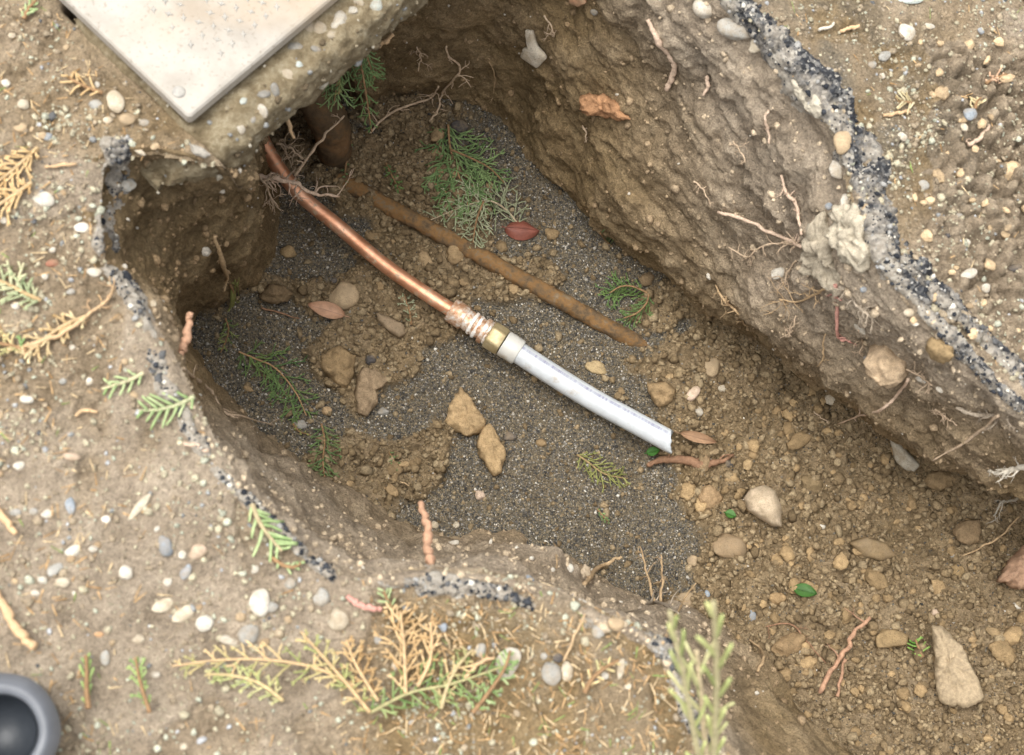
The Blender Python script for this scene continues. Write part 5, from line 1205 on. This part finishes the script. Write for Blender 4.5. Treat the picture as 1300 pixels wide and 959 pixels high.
sprig('pale brown broken branchlet at the bottom right litter', [(742,880),(752,862),(768,848),(786,838)], 8, (.35, .38, .18), BR2, 8, 2.2, .01, third=False)
sprig('small weed seedling beside the bark piece', [(1172,835),(1166,822),(1162,812)], 9, (.10, .22, .04), (.30, .42, .12), 8, 1.6, .008, third=False, cat='weed', name='weed_seedling', ang=55)

# dry needle litter
ns = 1500; bot = sstep(735, 800, gv) * sstep(400, 520, gu) * sstep(900, 840, gu) * 5; lf = sstep(220, 60, gu) * 1.6
i = pick(gvis * off * (.25 + bot + lf), ns); V, Fs, Cl = [], [], []
for a in i:
    p = GP[a] + np.array((0, 0, .0012)); d = rng.normal(size=3); d[2] *= .15; d /= np.linalg.norm(d); L = rng.uniform(.003, .012); s = np.cross(d, (0, 0, 1)); s /= np.linalg.norm(s); r = rng.uniform(.0003, .0007); z = np.array((0, 0, r)); nb_ = len(V)
    V += [p - d * L / 2 + s * r, p - d * L / 2 - s * r, p - d * L / 2 + z, p + d * L / 2 + s * r * .5, p + d * L / 2 - s * r * .5, p + d * L / 2 + z * .7]
    Fs += [(nb_, nb_+3, nb_+5), (nb_, nb_+5, nb_+2), (nb_+1, nb_+2, nb_+5), (nb_+1, nb_+5, nb_+4), (nb_, nb_+2, nb_+1), (nb_+3, nb_+4, nb_+5)]
    c = [(.52, .34, .17), (.62, .47, .28), (.36, .22, .10), (.24, .30, .10)][int(rng.choice(4, p=[.4, .3, .2, .1]))]; Cl += [c] * 6
me = make_mesh('needle_litter', np.array(V), np.array(Fs), M_CRUMB, False); cattr(me, 'col', np.array(Cl)); tag(link('needle_litter', me), 'dry cedar needles littering the dirt around the trench', 'litter', kind='stuff')

# ================================================================== LABELS THAT SINGLE OUT THE SMALL THINGS
LM = [('the pear-shaped pale stone',968,642),('the cut end of the white pipe',855,562),('the bark piece',1210,845),('the wood chunk',1290,718),('the reddish forked root',1080,830),('the small green leaf',1020,752),('the pale pointed flake',1148,576),('the brown sunk stone',925,692),('the dark red oval leaf',660,295),('the brass coupling',625,425),('the curled brown leaf',415,396),('the largest clay slab',592,524),('the tall clay slab',470,498),('the largest green sprig',590,215),('the pale cedar fan',600,285),('the round green sprig',800,380),('the yellowish flat sprig',762,595),('the reddish upright stick',540,690),('the buried end of the rusty pipe',830,446),('the tan pebble by the right wall',903,467),('the orange root ball',930,390),('the smooth brown buried stone',1108,697),('the tall green spray',905,830),('the top of the copper pipe',345,200),('the white branching root',1285,635),('the frayed reddish root',875,586),('the blue-grey spoil stone',1231,145),('the white elongated pebble',1231,348),('the white blunt pebble',1150,43),('the forked spoil twig',1243,173),('the corner of the cover',240,150),('the oval pebble by the cover',147,131),('the rounded white pebble',56,254),('the dull red pebble',66,334),('the dry twig',90,415),('the pinkish oval pebble',90,581),('the largest blue-grey pebble',210,693),('the egg-shaped white pebble',330,765),('the cream kidney-shaped pebble',234,780),('the thick orange stick',15,790),('the grey plastic tube',30,880),('the pale green rim sprig',210,518),('the lone round white pebble',160,727),('the long stone shard',176,645),('the upper tan cedar fan',20,215),('the biggest white pebble',645,841),('the red stick',462,768),('the tall tan cedar tip',510,810),('the beige blunt pebble',430,788),('the long grey pebble',699,858),('the large grey asphalt stone',933,38),('the wedged grey-tan stone',1069,183),('the mortar patch',1045,325),('the clay lump',1125,467),('the brick fragment',768,138),('the weed seedling',1167,824),('the dangling right-wall root',1108,524),('the thin curved root',1010,795)]
cells = {}
for ob, desc, u, v in AUTO:
    lm = min(LM, key=lambda m: (m[1] - u) ** 2 + (m[2] - v) ** 2); dx, dy = u - lm[1], v - lm[2]
    side = ('right of' if dx > 0 else 'left of') if abs(dx) > abs(dy) else ('below' if dy > 0 else 'above')
    cells.setdefault((desc, side, lm[0]), []).append((dx * dx + dy * dy, ob))
ORD = ['nearest', 'second nearest', 'third nearest', 'fourth nearest', 'fifth nearest', 'sixth nearest', 'seventh nearest', 'eighth nearest', 'ninth nearest', 'tenth nearest']
for (desc, side, lm), lst in cells.items():
    lst.sort(key=lambda q: q[0])
    for k, (_, ob) in enumerate(lst):
        ob['label'] = f'{desc} {side} {lm}' if len(lst) == 1 else f'{desc} {side} {lm}, {ORD[min(k, 9)]}'
